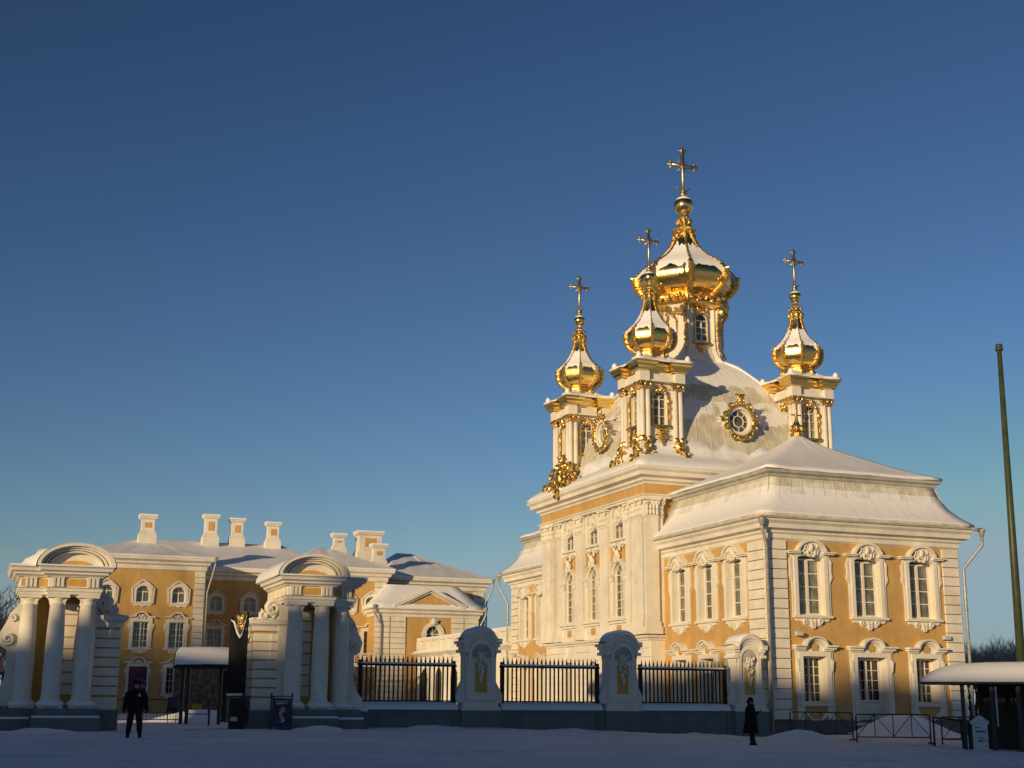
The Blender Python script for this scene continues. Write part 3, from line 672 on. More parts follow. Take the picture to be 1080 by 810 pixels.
def belfry():
    """small corner tower; origin at tower axis, z = world height"""
    tw=thing('tmp',(0,0,0)); 
    a=MB(); hw=1.02
    # shaft with window openings in each side
    for T in (Matrix.Translation((0,-hw,0)),Matrix.Translation((-hw,0,0))@Matrix.Rotation(-pi/2,4,'Z'),Matrix.Translation((hw,0,0))@Matrix.Rotation(pi/2,4,'Z'),Matrix.Translation((0,hw,0))@Matrix.Rotation(pi,4,'Z')):
        a.T=T; wall(a,-hw,hw,14.2,18.9,[(-.40,.40,16.5,18.42)],.2)
        w=.40; a.prism([(-w,18.02)]+arc(0,18.02,w,pi,0,10)[1:-1]+[(w,18.02),(w,18.44),(-w,18.44)],0,.2)
        for sd in (-1,1):
            a.box(sd*.98-.24,sd*.98+.24,-.1,.0,15.35,18.45)
        a.box(-1.3,1.3,-.3,0,18.88,18.98)
    a.T=Matrix.Identity(4)
    # corner columns
    for sx in (-1,1):
        for sy in (-1,1):
            for (dx,dy) in ((1.18,1.18),(.84,1.2),(1.2,.84)):
                a.lathe([(.17,15.45),(.17,15.6),(.145,15.66),(.145,17.4),(.125,18.4)],sx*dx,sy*dy,12)
            a.box(sx*1.12-.28,sx*1.12+.28,sy*1.12-.28,sy*1.12+.28,14.6,15.45)
            a.box(sx*1.1-.3,sx*1.1+.3,sy*1.1-.3,sy*1.1+.3,18.86,19.45)
    a.box(-1.14,1.14,-1.14,1.14,18.9,19.44)
    # battered foot
    a.loft([ring(-r,r,-r,r,z,4) for r,z in ((1.75,14.0),(1.55,14.3),(1.3,14.8),(1.2,15.3))],0,False)
    body=a.build('belfry_tower',['white','white'])
    # gilded cornice, breaks forward at the corners
    g=MB()
    c=[]; e=.98; f=1.45; n_=.66
    path=[(-f,-f),(-n_,-f),(-n_,-e),(n_,-e),(n_,-f),(f,-f),(f,-n_),(e,-n_),(e,n_),(f,n_),(f,f),(n_,f),(n_,e),(-n_,e),(-n_,f),(-f,f),(-f,n_),(-e,n_),(-e,-n_),(-f,-n_)]
    g.mold(path,[(0,19.43),(.06,19.46),(.08,19.56),(.17,19.66),(.18,19.78),(.28,19.86),(.30,19.96),(0,20.0)],True)
    g.build('gilded_cornice',['gold'],body)
    s=MB()
    def br(r,z,k=0): return [(r*(1.0 if abs(x)>.5*1.42 and abs(y)>.5*1.42 else .88)*x/1.42,r*(1.0 if abs(x)>.5*1.42 and abs(y)>.5*1.42 else .88)*y/1.42,z) for x,y,_ in ring(-1.42,1.42,-1.42,1.42,0,12)]
    s.loft([br(1.76,19.97),br(1.79,20.04),br(1.72,20.12),br(1.3,20.22),br(.95,20.38),br(.82,20.5)],0,True,True,False,True)
    for sx in (-1,1):
        for sy in (-1,1): s.ell((sx*1.52,sy*1.52,20.2),(.17,.17,.24),8,6)
    s.build('snow_cover',['snow'],body)
    # capitals, window frames, swags, volutes
    o=MB(); r=random.Random(11)
    for T in (Matrix.Identity(4),Matrix.Rotation(-pi/2,4,'Z'),Matrix.Rotation(pi/2,4,'Z'),Matrix.Rotation(pi,4,'Z')):
        o.T=T; y=-hw
        for sd in (-1,1):
            for dx,dy in ((1.18,-1.2),(.84,-1.22)):
                for i in range(5):
                    o.ell((sd*dx+(i-2)*.07,dy-.1,18.52+.08*(i%2)),(.07,.08,.12),6,4)
                o.box(sd*dx-.2,sd*dx+.2,dy-.2,dy+.14,18.72,18.86)
                for s2 in (-1,1): o.curl(sd*dx+s2*.14,18.68,.08,dy-.17,s2,1.3,.03)
        o.strip([(.44,16.5),(.44,18.02)]+arc(0,18.02,.44,0,pi,12)[1:-1]+[(-.44,18.02),(-.44,16.5)],-.1,y-.12,y)
        leaves(o,0,18.52,.62,.4,y-.14,12,2,0,.1,.08); o.ell((0,y-.2,18.62),(.1,.1,.2),6,5)
        for sd in (-1,1):
            o.curl(sd*.52,17.85,.13,y-.12,sd,1.3,.045); o.ell((sd*.52,y-.12,17.5),(.06,.06,.16),6,4); o.ell((sd*.52,y-.12,17.0),(.04,.05,.2),6,4)
            # volutes at the foot
            for k in range(9):
                f_=k/8; xx=sd*(.95+.5*f_*.8); zz=15.45-1.2*f_; o.ell((xx+r.uniform(-.05,.05),y-.35-.45*f_,zz),(.12,.12,.13),6,4)
            o.curl(sd*1.0,15.2,.26,y-.5,sd,1.5,.08); o.curl(sd*1.25,14.5,.24,y-.85,-sd,1.5,.08)
            o.ell((sd*1.2,y-.3,15.62),(.16,.12,.22),6,5); o.ell((sd*.82,y-.3,15.62),(.14,.12,.2),6,5)
        o.box(-.6,.6,y-.28,y,16.36,16.47)
        for k in range(6): o.ell((0,y-.18-.02*k,16.25-.17*k),(.34-.05*k,.12,.11),8,4)
        leaves(o,0,15.9,1.0,.5,y-.15,9,6,0,.1,.08)
        for sd in (-1,1):
            for k in range(30):
                xx=sd*r.uniform(.55,1.55); f_=(abs(xx)-.5)/1.1; zz=r.uniform(14.35,15.3)-.35*f_; o.ell((xx,y-.30-.42*(15.4-zz),zz),(.13,.06,.06),6,4,0,Matrix.Rotation(r.uniform(0,3),3,'Y'))
    o.T=Matrix.Identity(4); o.build('gilded_carving',['goldorn'],body); o=MB()
    o.lathe([(.78,20.42),(.86,20.46),(.86,20.56),(.74,20.62),(.72,20.78),(.84,20.84),(.84,20.92),(.7,20.98)],0,0,8,0,False,None,OFF)
    for e in range(8):
        an=OFF+e*pi/4; o.ell((.95*cos(an),.95*sin(an),20.5),(.14,.14,.24),6,5)
    o.build('gilded_neck',['goldorn'],body)
    for T in (Matrix.Identity(4),Matrix.Rotation(-pi/2,4,'Z'),Matrix.Rotation(pi/2,4,'Z'),Matrix.Rotation(pi,4,'Z')):
        wn=MB(); pn=MB(); wn.T=T@Matrix.Translation((0,-hw+.0,16.5)); sash(wn,.8,1.5,2,3,0,y=.16,bar=.035,frame=.06,mid=.06); wn.strip(arc(0,1.52,.36,0,pi,10),-.06,.1,.18)
        for q in (pi/4,pi/2,3*pi/4): wn.strip([(0,1.52),(.36*cos(q),1.52+.36*sin(q))],.03,.12,.17)
        pn.T=T@Matrix.Translation((0,-hw,16.5)); pn.prism([(-.4,0),(.4,0)]+arc(0,1.52,.39,0,pi,10),.185,.2)
        wn.build('window',['sash'],body); pn.build('window_glass',['glass'],body)
    pf=[(.80,20.86),(1.08,20.98),(1.25,21.15),(1.35,21.38),(1.39,21.65),(1.38,21.9),(1.30,22.12),(1.16,22.28),(1.0,22.42),(.84,22.6),(.68,22.85),(.55,23.1),(.44,23.4),(.36,23.7),(.31,24.0),(.28,24.2)]
    sp=[(0,z_) for z_ in (22.0,22.12,22.28,22.45,22.6,22.78,23.0,23.2)]
    tmp=thing('tmp2',(0,0,0)); on=onion(tmp,.9,22,pf,sp,(1.46,22.0)); 
    for ob in list(on.children): ob.parent=on
    # spire on the onion (gilded stages, ball)
    t=MB(); t.lathe([(.28,24.15),(.42,24.22),(.42,24.3),(.30,24.36),(.26,24.5),(.36,24.58),(.36,24.64),(.2,24.7),(.15,24.85),(.16,25.0)],0,0,8,0,False)
    for e in range(8):
        an=OFF+e*pi/4; t.ell((.40*cos(an),.40*sin(an),24.1),(.09,.09,.2),6,5); t.ell((.36*cos(an),.36*sin(an),24.5),(.06,.06,.1),6,4)
    t.build('finial',['goldorn'],body)
    t=MB(); t.ell((0,0,25.28),(.36,.36,.35),20,14); t.build('ball',['gold'],body)
    t=MB(); t.lathe([(.37*sin(q),25.28+.37*cos(q)) for q in [i*.2 for i in range(5,-1,-1)]],0,0,16); t.build('ball_snow',['snow'],body)
    cr=cross(body,25.75,2.35,.55,27.5,.85)
    # flatten: onion's children become children of the body
    on.parent=body
    for ob in list(on.children): ob.parent=body
    bpy.data.objects.remove(tmp); bpy.data.objects.remove(tw)
    return body
bt=belfry()
spots=[(.4,12.05),(.4,21.75),(10.15,12.05),(10.15,22.35)]
for i,(s,t) in enumerate(spots):
    if i==0: bt.parent=ch; bt.location=(s,t,0)
    else: inst(bt,ch,(s,t,0))

# ---- central drum and great onion
cx,cy=5.6,17.2
dm=MB(); 
oc=octr
dm.lathe([(2.32,21.2),(2.3,21.5),(2.12,21.75),(2.05,22.0),(1.93,22.3),(1.86,22.9),(1.84,25.0),(2.1,25.1)],0,0,32,0,False,oc)
for e in range(4):
    dm.T=Matrix.Rotation(pi/4+e*pi/2,4,'Z')
    dm.prism([(1.5,21.35),(2.42,21.35),(2.38,21.6),(2.22,21.95),(2.12,22.4),(2.07,23.0),(2.09,24.2),(2.2,24.8),(2.3,25.1),(1.5,25.1)],-.52,.52)
    dm.prism([(1.5,21.35),(2.5,21.35),(2.45,21.6),(2.14,22.0),(2.0,22.4),(1.95,23.0),(1.95,25.05),(1.5,25.05)],-.72,.72)
dm.T=Matrix.Identity(4)
drum=dm.build('central_drum',['white'],ch); drum.location=(cx,cy,0)
g=MB()
g.lathe([(2.1,25.0),(2.55,25.1),(2.68,25.25),(2.4,25.34),(2.3,25.5),(2.5,25.58),(2.5,25.68),(2.25,25.78),(2.2,25.95)],0,0,32,0,False,oc)
r=random.Random(3)
for e in range(4):
    g.T=Matrix.Rotation(pi/4+e*pi/2,4,'Z')
    for sd in (-1,1):
        for k in range(26):
            z=22.1+k*.115; rr=2.1+(.5*max(0,22.5-z))+.12*max(0,z-24)
            g.ell((rr,sd*(.56+r.uniform(-.07,.07)),z),(.09,.10,.10) if z>22.9 else (.06,.06,.07),6,4)
        g.ell((2.35,sd*.45,24.8),(.2,.2,.26),6,5)
    for k in range(16): g.ell((2.32+r.uniform(-.06,.1),r.uniform(-.5,.5),24.3+.75*r.random()),(.08,.12,.1),6,4)
    for k in range(5): g.ell((2.12,0,24.2-.18*k),(.07,.12-.02*k,.1),6,4)
    g.T=Matrix.Identity(4)
for e in range(8):
    an=OFF+e*pi/4; g.ell((cos(an)*2.5,sin(an)*2.5,25.45),(.2,.2,.2),8,5)
for e in range(0,8,2):
    T=Matrix.Rotation(e*pi/4,4,'Z')@Matrix.Translation((0,-1.86*cos(pi/8)*1.0,0)); g.T=T
    g.strip([(.42,22.9),(.42,24.2)]+arc(0,24.2,.42,0,pi,10)[1:-1]+[(-.42,24.2),(-.42,22.9)],-.07,-.14,0)
    leaves(g,0,24.72,.8,.45,-.18,14,4,0,.10,.08); g.box(-.6,.6,-.26,0,22.72,22.84)
    for k in range(4): g.ell((0,-.15,22.6-.13*k),(.42-.09*k,.1,.1),8,4)
for e in range(8):
    g.T=Matrix.Rotation(e*pi/4,4,'Z'); leaves(g,0,25.5,1.3,.5,-2.4,12,14,0,.13,.1)
g.T=Matrix.Identity(4)
g.build('gilded_carving',['goldorn'],drum)
for e in range(0,8,2):
    wn=MB(); pn=MB()
    T=Matrix.Rotation(e*pi/4,4,'Z')@Matrix.Translation((0,-1.86*cos(pi/8)-.06,22.9))
    wn.T=T; sash(wn,.84,1.3,2,3,0,y=0,bar=.035,frame=.06,mid=.06); wn.strip(arc(0,1.3,.38,0,pi,8),-.06,-.06,.02)
    pn.T=T; pn.prism([(-.41,.02),(.41,.02)]+arc(0,1.3,.41,0,pi,8),0.02,.05)
    wn.build('window',['sash'],drum); pn.build('window_glass',['glass'],drum)
pf=[(2.15,25.9),(2.4,26.05),(2.75,26.35),(2.98,26.7),(3.06,27.1),(2.98,27.45),(2.72,27.8),(2.35,28.1),(1.95,28.38),(1.55,28.7),(1.22,29.05),(.95,29.4),(.76,29.75),(.62,30.05),(.54,30.3)]
sp=[(0,z_) for z_ in (27.48,27.68,27.95,28.2,28.4,28.65,28.9,29.15,29.4)]
on=onion(drum,2.0*.8,27,pf,sp,(3.25,27.35))
for ob in list(on.children): ob.parent=drum
t=MB(); t.lathe([(.5,30.2),(.62,30.3),(.82,30.45),(.84,30.55),(.6,30.65),(.45,30.8),(.36,31.1),(.42,31.35),(.3,31.5),(.28,31.65)],0,0,8,0,False)
for e in range(8):
    an=OFF+e*pi/4; t.ell((.62*cos(an),.62*sin(an),30.05),(.15,.15,.28),6,5); t.ell((.42*cos(an),.42*sin(an),31.1),(.1,.1,.22),6,4)
t.build('finial',['goldorn'],drum)
t=MB(); t.ell((0,0,32.2),(.62,.62,.62),24,16); t.build('ball',['gold'],drum)
t=MB(); t.lathe([(.635*sin(q),32.2+.635*cos(q)) for q in [i*.2 for i in range(5,-1,-1)]],0,0,20); t.build('ball_snow',['snow'],drum)
cross(drum,32.95,3.0,.85,34.9,1.25)

# ---- gilded group over the front and the finial of the near wing
g=MB(); g.T=TB(-1.3)@Matrix.Translation((-20.2,0,0)); r=random.Random(21)

for k in range(230):
    f_=r.gauss(0,.42); 
    if abs(f_)>1: continue
    top=14.3+1.75*(1-abs(f_)**1.3); zz=13.75+.35*abs(f_)+(top-13.75)*r.random()
    L_=r.uniform(.10,.26); g.ell((f_*1.75,-.05-.45*r.random()*(1-abs(f_)*.5),zz),(L_,.07,L_*.33),6,4,0,Matrix.Rotation(r.uniform(-1,1)+(.9 if f_>0 else -.9),3,'Y')@Matrix.Rotation(r.uniform(-.5,.5),3,'X'))
for sd in (-1,1): g.curl(sd*1.15,14.35,.42,-.4,sd,1.5,.10); g.curl(sd*.55,15.1,.34,-.45,-sd,1.5,.09); g.curl(sd*.3,14.1,.3,-.5,sd,1.4,.08)
g.curl(0,13.75,.3,-.6,1,1.5,.09); g.ell((0,-.45,14.75),(.33,.16,.42),10,8)
g.T=Matrix.Identity(4); g.build('gilded_cartouche',['goldorn'],ch)
g=MB(); g.lathe([(.34,15.2),(.38,15.35),(.2,15.45),(.14,15.6),(.26,15.75),(.14,15.95),(.06,16.2),(.1,16.3),(.03,16.7)],5.375,5.3,10)
for k in range(6): q=k*pi/3; g.ell((5.375+.3*cos(q),5.3+.3*sin(q),15.62),(.12,.12,.16),6,5)
g.tube([(5.375-.3,5.3,16.35),(5.375+.3,5.3,16.35)],.04,5)
g.build('roof_finial',['goldorn'],ch)
a=MB(); 
for k,(cs,ct) in enumerate(((0,0),(10.75,0))): pass

# remove the window prototypes' own copies from the scene root (they are templates only)
def park(o):
    for k in list(o.children): bpy.data.objects.remove(k)
    bpy.data.objects.remove(o)

# ------------------------------------------------------------------ GALLERY with balustrade behind the church
ga=site('gallery_building',0,32.2,0,'low white gallery with a balustraded terrace running from the church to the palace pavilion','gallery')
a=MB(); a.box(-.2,5,0,20.6,-.5,5.2)
a.T=TB(-.2)
for i in range(11):
    z=.9+i*.4
    if z<5: a.box(-20.5,-.1,-.06,.02,z,z+.34)
for k in range(6):
    x=-20.0+k*3.6; a.box(x-.3,x+.3,-.16,.02,.6,5.2)
a.T=Matrix.Identity(4); a.build('wall',['white_far'],ga)
a=MB(); a.mold([(-.2,20.6),(-.2,-.0),(5,-.0)],[(0,5.0),(.1,5.05),(.3,5.2),(.45,5.3),(.45,5.4),(0,5.42)]); a.build('cornice',['white_far'],ga)
a=MB(); a.T=TB(-.1); a.box(-20.5,0,-.1,.25,5.42,5.6); a.box(-20.5,0,-.12,.27,6.28,6.45)
for k in range(12):
    x=-20.4+k*1.83; a.box(x-.22,x+.22,-.13,.26,5.6,6.3)
    for j in range(5):
        xx=x+.4+j*.26
        if xx<-.1: a.lathe([(.07,5.6),(.09,5.8),(.05,6.1),(.07,6.28)],xx,.07,6)
a.box(-20.5,0,.0,.12,5.6,6.28)
a.T=Matrix.Identity(4); a.build('balustrade',['white_far'],ga)
a=MB(); a.T=TB(-.1); a.box(-20.5,0,-.14,.3,6.45,6.56); a.box(-20.5,0,-.42,-.14,5.42,5.5); a.T=Matrix.Identity(4); a.build('snow_cover',['snow'],ga)
for k in range(5):
    a=MB(); a.T=TB(-.2); x=-18.2+k*3.6; a.prism([(x-.7,1.0),(x+.7,1.0),(x+.7,3.4)]+arc(x,3.4,.7,0,pi,8)+[(x-.7,3.4)],-.1,-.06); a.T=Matrix.Identity(4); a.build('window',['glassdark'],ga)

# ------------------------------------------------------------------ FAR PALACE HOUSES
def house(name,label,s0,s1,t0,t1,ze,zr,winx,rows,ridge=None,cor=.55,q=1.0,side='right',z0=.3,chim=(),wall_mat='ochre',extra=None):
    e=site(name,s0,t0,0,label,'building'); W=s1-s0; D=t1-t0
    a=MB(); holes=[]
    for k in winx:
        for (ty,zz) in rows:
            if ty=='F': holes.append((k-.58,k+.58,zz,zz+1.95))
            elif ty=='T': holes.append((k-.5,k+.5,zz,zz+1.2))
            elif ty=='G': holes.append((k-.58,k+.58,zz,zz+1.95))
    wall(a,0,W,z0,ze-.9,holes,.3); a.T=TB(0); wall(a,-D,0,z0,ze-.9,[]); a.T=TC(W); wall(a,0,D,z0,ze-.9,[]); a.T=TD(D); wall(a,-W,0,z0,ze-.9,[])
    a.T=Matrix.Identity(4); a.build('wall',[wall_mat,'white_far'],e)
    for k in winx:
        for (ty,zz) in rows: inst(WT if ty=='T' else WF,e,(k,0,zz))
    c=MB(); c.mold([(0,0),(W,0),(W,D),(0,D)],[(0,ze-.95),(.1,ze-.9),(.12,ze-.6),(.3,ze-.5),(.32,ze-.35),(cor,ze-.2),(cor,ze),(0,ze)],True); c.build('cornice',['white_far'],e)
    for T,x0,x1 in ((TA(),0,q),(TA(),W-q,W),(TC(W),0,q),(TB(0),-q,0)):
        b=MB(); quoins(b,T,x0,x1,z0+.3,ze-.95,.46); b.build('quoin_pier',['white_far'],e)
    b=MB(); b.box(-.1,W+.1,-.1,D,-.5,z0+.35); b.build('plinth',['soccle'],e)
    r=MB(); rd=ridge or (W*.5,W*.5,D*.5)
    base=ring(-cor-.05,W+cor+.05,-cor-.05,D+cor+.05,ze,10)
    rr=[base,[(x,y,ze+.12) for x,y,z in base]]
    for f in (.08,.3,.6,.85,1):
        rr.append([(x+(min(max(x,rd[0]),rd[1])-x)*f,y+(rd[2]-y)*f,ze+.12+(zr-ze-.12)*f+.05*noise.noise(Vector((x,y,f*3)))) for x,y,z in base])
    r.loft(rr,0,False,True,True,False); r.build('snow_covered_roof',['snow'],e)
    for (cx_,cy_,w_,zt,zb) in chim:
        m=MB(); h=w_/2; m.box(cx_-h,cx_+h,cy_-h*.7,cy_+h*.7,zb-1.2,zt-.15); m.mold([(cx_-h,cy_-h*.7),(cx_+h,cy_-h*.7),(cx_+h,cy_+h*.7),(cx_-h,cy_+h*.7)],[(0,zt-.35),(.12,zt-.3),(.2,zt-.12),(0,zt-.1)],True)
        m.mold([(cx_-h,cy_-h*.7),(cx_+h,cy_-h*.7),(cx_+h,cy_+h*.7),(cx_-h,cy_+h*.7)],[(0,zb-.9),(.2,zb-.9),(.18,zb+.15),(.08,zb+.4),(0,zb+.55)],True)
        m.box(cx_-h*.5,cx_+h*.5,cy_-h*.7-.03,cy_-h*.7+.1,zb+.75,zt-.6,1)
        k=m.build('chimney',['white_far','ochre'],e)
        m=MB(); m.box(cx_-h-.2,cx_+h+.2,cy_-h*.7-.2,cy_+h*.7+.2,zt-.1,zt+.05); m.build('snow_cover',['snow'],k)
    return e
h1=house('palace_wing_house','ochre three-storey house with a chimney on its hipped roof, seen between the two gate pavilions',-26.9,-17.6,52,62,12.15,14.0,(2.1,4.75,7.4),(('T',8.75),('F',5.35),('G',2.0)),(4.6,4.9,5),q=.75,chim=((5.2,4.2,1.0,15.85,14.1),))
drain(h1,[(9.95,-.6,12.0),(9.95,-.6,11.7),(9.5,-.2,9.6),(9.5,-.2,.5)])
# purple banner in the doorway of that house
a=MB(); a.box(4.1,5.4,-.16,-.13,.9,4.0); bn=a.build('door_banner',['purple'],h1)
a=MB(); r=random.Random(2)
for k in range(40): x=4.2+r.random()*1.1; z=1.1+r.random()*1.9; a.box(x,x+.07,-.175,-.162,z,z+.09)
a.build('banner_print',['pink'],bn)
h2=house('palace_middle_house','shaded ochre house set back behind the right gate pavilion, three chimneys on its roof',-24.0,-5.0,60,76,12.2,15.3,(5.6,8.6,11.4,14.2),(('T',8.75),('F',5.35)),(4.5,15.5,8),
   chim=((8.9,7.0,1.05,17.55,15.4),(11.3,7.4,1.0,17.4,15.4),(14.5,7.2,1.0,17.2,15.3)))
h3=house('palace_corner_house','ochre three-storey house with quoined corner just right of the right gate pavilion',-10.4,-2.25,55,66,12.15,14.4,(4.85,2.0,6.9),(('T',8.75),('F',5.2)),(3.5,4.6,5.5),chim=((5.6,6.6,.9,15.8,14.3),(8.3,6.6,2.0,16.1,14.0),(8.1,2.6,1.0,14.6,12.9)))
h4=house('palace_end_house','broad house with snowy hipped roof rising behind the low pedimented pavilion',-1.6,6.9,56.4,72,11.75,14.7,(),(),(2.9,4.2,8))
drain(h4,[(9.1,-.6,11.6),(9.1,-.6,11.3),(8.65,-.2,9.8),(8.65,-.2,.5)])
# pedimented low pavilion
pv=site('pedimented_pavilion',-3.75,53,0,'low ochre pavilion with round-headed window, pediment and snowy mansard at the gallery end','pavilion')
W=8.9; a=MB(); wall(a,0,W,.3,8.3,[(4.35,5.65,6.0,7.6)],.3); a.T=TB(0); wall(a,-3.4,0,.3,8.3,[]); a.T=TC(W); wall(a,0,3.4,.3,8.3,[]); a.T=Matrix.Identity(4); a.build('wall',['ochre','white_far'],pv)
o=MB(); w=.62; o.strip([(w,0),(w,1.0)]+arc(0,1.0,w,0,pi,12)[1:-1]+[(-w,1.0),(-w,0)],-.3,-.12,0); o.prism([(-w,1.0)]+arc(0,1.0,w,pi,0,12)[1:-1]+[(w,1.0),(w,1.64),(-w,1.64)],0,.3)
o.ell((0,-.15,1.95),(.3,.15,.3),8,6); leaves(o,0,1.9,.8,.4,-.12,8,3,0,.12,.08)
for sd in (-1,1): o.box(sd*.8-.2,sd*.8+.2,-.2,0,.85,1.0)
wi=o.build('window',['white_far'],pv); wi.location=(5.0,0,6.0)
b=MB(); sash(b,1.24,1.0,2,1,0,y=.22); b.strip(arc(0,1.0,.56,0,pi,10),-.06,.16,.24); 
for q_ in (pi/4,pi/2,3*pi/4): b.strip([(0,1.0),(.56*cos(q_),1+.56*sin(q_))],.04,.18,.23)
b.build('sash',['sash'],wi); b=MB(); b.prism([(-.6,0),(.6,0)]+arc(0,1.0,.6,0,pi,10),.245,.27); b.build('pane',['glass'],wi)
for T,x0,x1 in ((TA(),0,1.25),(TA(),1.35,2.6),(TA(),W-2.3,W-1.3),(TA(),W-1.2,W)):
    b=MB(); quoins(b,T,x0,x1,.6,8.3,.43); b.build('quoin_pier',['white_far'],pv)
c=MB(); P4=[(0,0),(W,0),(W,3.4),(0,3.4)]; c.mold(P4,[(0,8.25),(.1,8.3),(.12,8.5),(.3,8.62),(.32,8.8),(.5,8.9),(.5,9.0),(0,9.0)],True)
# pediment
c.strip([(1.6,9.0),(4.6,10.45),(7.6,9.0)],.16,-.5,.3); c.strip([(1.9,8.98),(4.6,10.28),(7.3,8.98)],.1,-.38,.3)
c.build('cornice',['white_far'],pv)
c=MB(); c.prism([(1.7,9.0),(7.5,9.0),(4.6,10.42)],-.2,.3); c.build('pediment_field',['ochre'],pv)
c=MB(); c.strip([(1.5,9.17),(4.6,10.63),(7.7,9.17)],.09,-.52,2.4); c.loft([ring(-.5-0+i,W+.5-i,-.5+i,5.5,z,8) for i,z in ((0,9.0),(0,9.12),(.4,9.4),(.9,9.9),(1.4,10.5),(1.9,11.0))],0,True)
c.build('snow_covered_roof',['snow'],pv)
drain(pv,[(-.2,-.55,8.9),(-.2,-.55,8.6),(.5,-.2,7.6),(.5,-.2,.5)])
drain(pv,[(9.4,-.5,8.9),(9.4,-.5,8.6),(8.8,-.15,7.2),(8.8,-.15,.5)])
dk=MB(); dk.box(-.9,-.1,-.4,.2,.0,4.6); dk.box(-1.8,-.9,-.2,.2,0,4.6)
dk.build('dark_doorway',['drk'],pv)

# ------------------------------------------------------------------ GATE PAVILIONS
def gate_pavilion(name,label,s0,mir,z0):
    """origin on the gate centre line side; local x grows away from the gate; mir flips"""
    e=site(name,s0,0,z0,label,'gate pavilion','ochre and white pavilions flanking the palace gate')
    SC=Matrix.Scale(-1 if mir else 1,4,Vector((1,0,0)))
    def mb(): a=MB(); a.T=SC; return a
    def setT(a,T=Matrix.Identity(4)): a.T=SC@T
    Z=-z0
    # plinth steps
    a=mb()
    a.box(2.3,3.9,-.25,1.9,-.6,1.25-z0+.0); a.box(3.15,5.32,-1.75,1.2,-.6,1.3-z0); a.box(5.3,6.5,-1.1,1.6,-.6,1.3-z0)
    a.box(3.05,5.42,-1.95,-1.75,-.6,.62-z0+.35); a.box(5.42,6.6,-1.3,-1.1,-.6,.62-z0+.3)
    a.build('plinth',['plinth'],e)
    # body and rusticated pylon on the gate side
    a=mb(); zt=5.3-z0
    a.box(3.3,6.05,-.2,2.4,1.25-z0,zt)                # core wall
    a.build('core_wall',['ochre_gate'],e)
    p=mb(); q=mb()
    zb=1.25-z0; q.box(2.42,3.80,-.07,1.64,zb,4.4-z0)
    n=7; st=(4.2-1.75)/n
    p.box(2.36,3.9,-.14,1.75,zb,1.7-z0)
    for i in range(n): z=1.75-z0+i*st; p.box(2.38,3.05,-.12,1.7,z+.03,z+st-.03); p.box(3.05,3.85,-.17,1.72,z+.03,z+st-.03)
    p.mold([(2.40,1.7),(2.40,-.12),(3.85,-.12)] if False else [(2.4,1.7),(2.4,-.12),(3.9,-.12)],[(0,4.24-z0),(.08,4.28-z0),(.1,4.44-z0),(.22,4.54-z0),(.24,4.70-z0),(0,4.74-z0)])
    p.box(2.4,3.9,-.12,1.7,4.42-z0,4.72-z0)
    p.build('rusticated_pylon',['white'],e); q.build('pylon_core',['ochre_gate'],e)
    # white bands on the wall behind the columns
    p=mb()
    for i in range(8): z=1.75-z0+i*.42; p.box(3.98,4.6,-.26,-.19,z+.03,z+.39)
    p.box(3.3,3.75,-.26,-.19,zb,zt); p.box(4.9,5.04,-.26,-.19,zb,zt); p.box(5.5,6.05,-.26,-.19,zb,zt)
    p.build('wall_bands',['white'],e)
    # columns
    for (x,y) in ((3.74,-1.15),(4.79,-1.15),(5.74,-.62)):
        c=mb(); c.box(x-.42,x+.42,y-.42,y+.42,1.3-z0,1.42-z0)
        c.lathe([(.40,1.42-z0),(.42,1.5-z0),(.40,1.58-z0),(.34,1.62-z0),(.345,1.7-z0),(.325,1.75-z0),(.33,2.6-z0),(.315,3.8-z0),(.27,4.95-z0),(.30,4.98-z0),(.30,5.03-z0),(.27,5.06-z0),(.28,5.14-z0),(.36,5.22-z0)],x,y,20)
        c.box(x-.38,x+.38,y-.38,y+.38,5.22-z0,5.34-z0); c.build('column',['white'],e)
    # entablature
    def ent(path,nm,close=False):
        m=mb(); m.mold(path,[(0,5.34-z0),(.04,5.34-z0),(.04,5.46-z0),(.09,5.48-z0),(.09,5.62-z0),(.14,5.66-z0),(.02,5.68-z0),(.02,6.14-z0),(.1,6.18-z0),(.14,6.24-z0),(.24,6.3-z0),(.26,6.4-z0),(.37,6.46-z0),(.40,6.58-z0),(.44,6.64-z0),(0,6.66-z0)],close); return m
    m=ent([(3.38,2.3),(3.38,.1),(3.38,-1.5),(5.15,-1.5),(5.15,-.98),(6.12,-.98),(6.12,2.3)],'x')
    m.box(3.39,5.14,-1.49,1,5.35-z0,6.64-z0); m.box(3.39,6.11,-.97,2.3,5.35-z0,6.64-z0)
    # triglyphs
    for x,y in ((3.64,-1.52),(4.86,-1.52),(5.78,-1.0)):
        for k in range(3): m.box(x-.2+k*.15,x-.1+k*.15,y-.08,y+.02,5.7-z0,6.12-z0)
        m.box(x-.22,x+.22,y-.1,y+.02,6.12-z0,6.17-z0)
    for y in (-1.2,-.55,.1,.75,1.4,2.0):
        for k in range(2): m.box(3.28,3.37,y-.12+k*.14,y-.02+k*.14,5.7-z0,6.12-z0)
    for x0,x1,yy in ((3.98,4.55,-1.38),(5.06,5.5,-.9)):
        c_=(x0+x1)/2; rr_=(x1-x0)/2
        m.prism([(x0-.1,4.98-z0),(x0,4.98-z0)]+arc(c_,4.98-z0,rr_,pi,0,10,.3)[1:-1]+[(x1,4.98-z0),(x1+.1,4.98-z0),(x1+.1,5.36-z0),(x0-.1,5.36-z0)],yy,yy+.25)
    m.build('entablature',['white'],e)
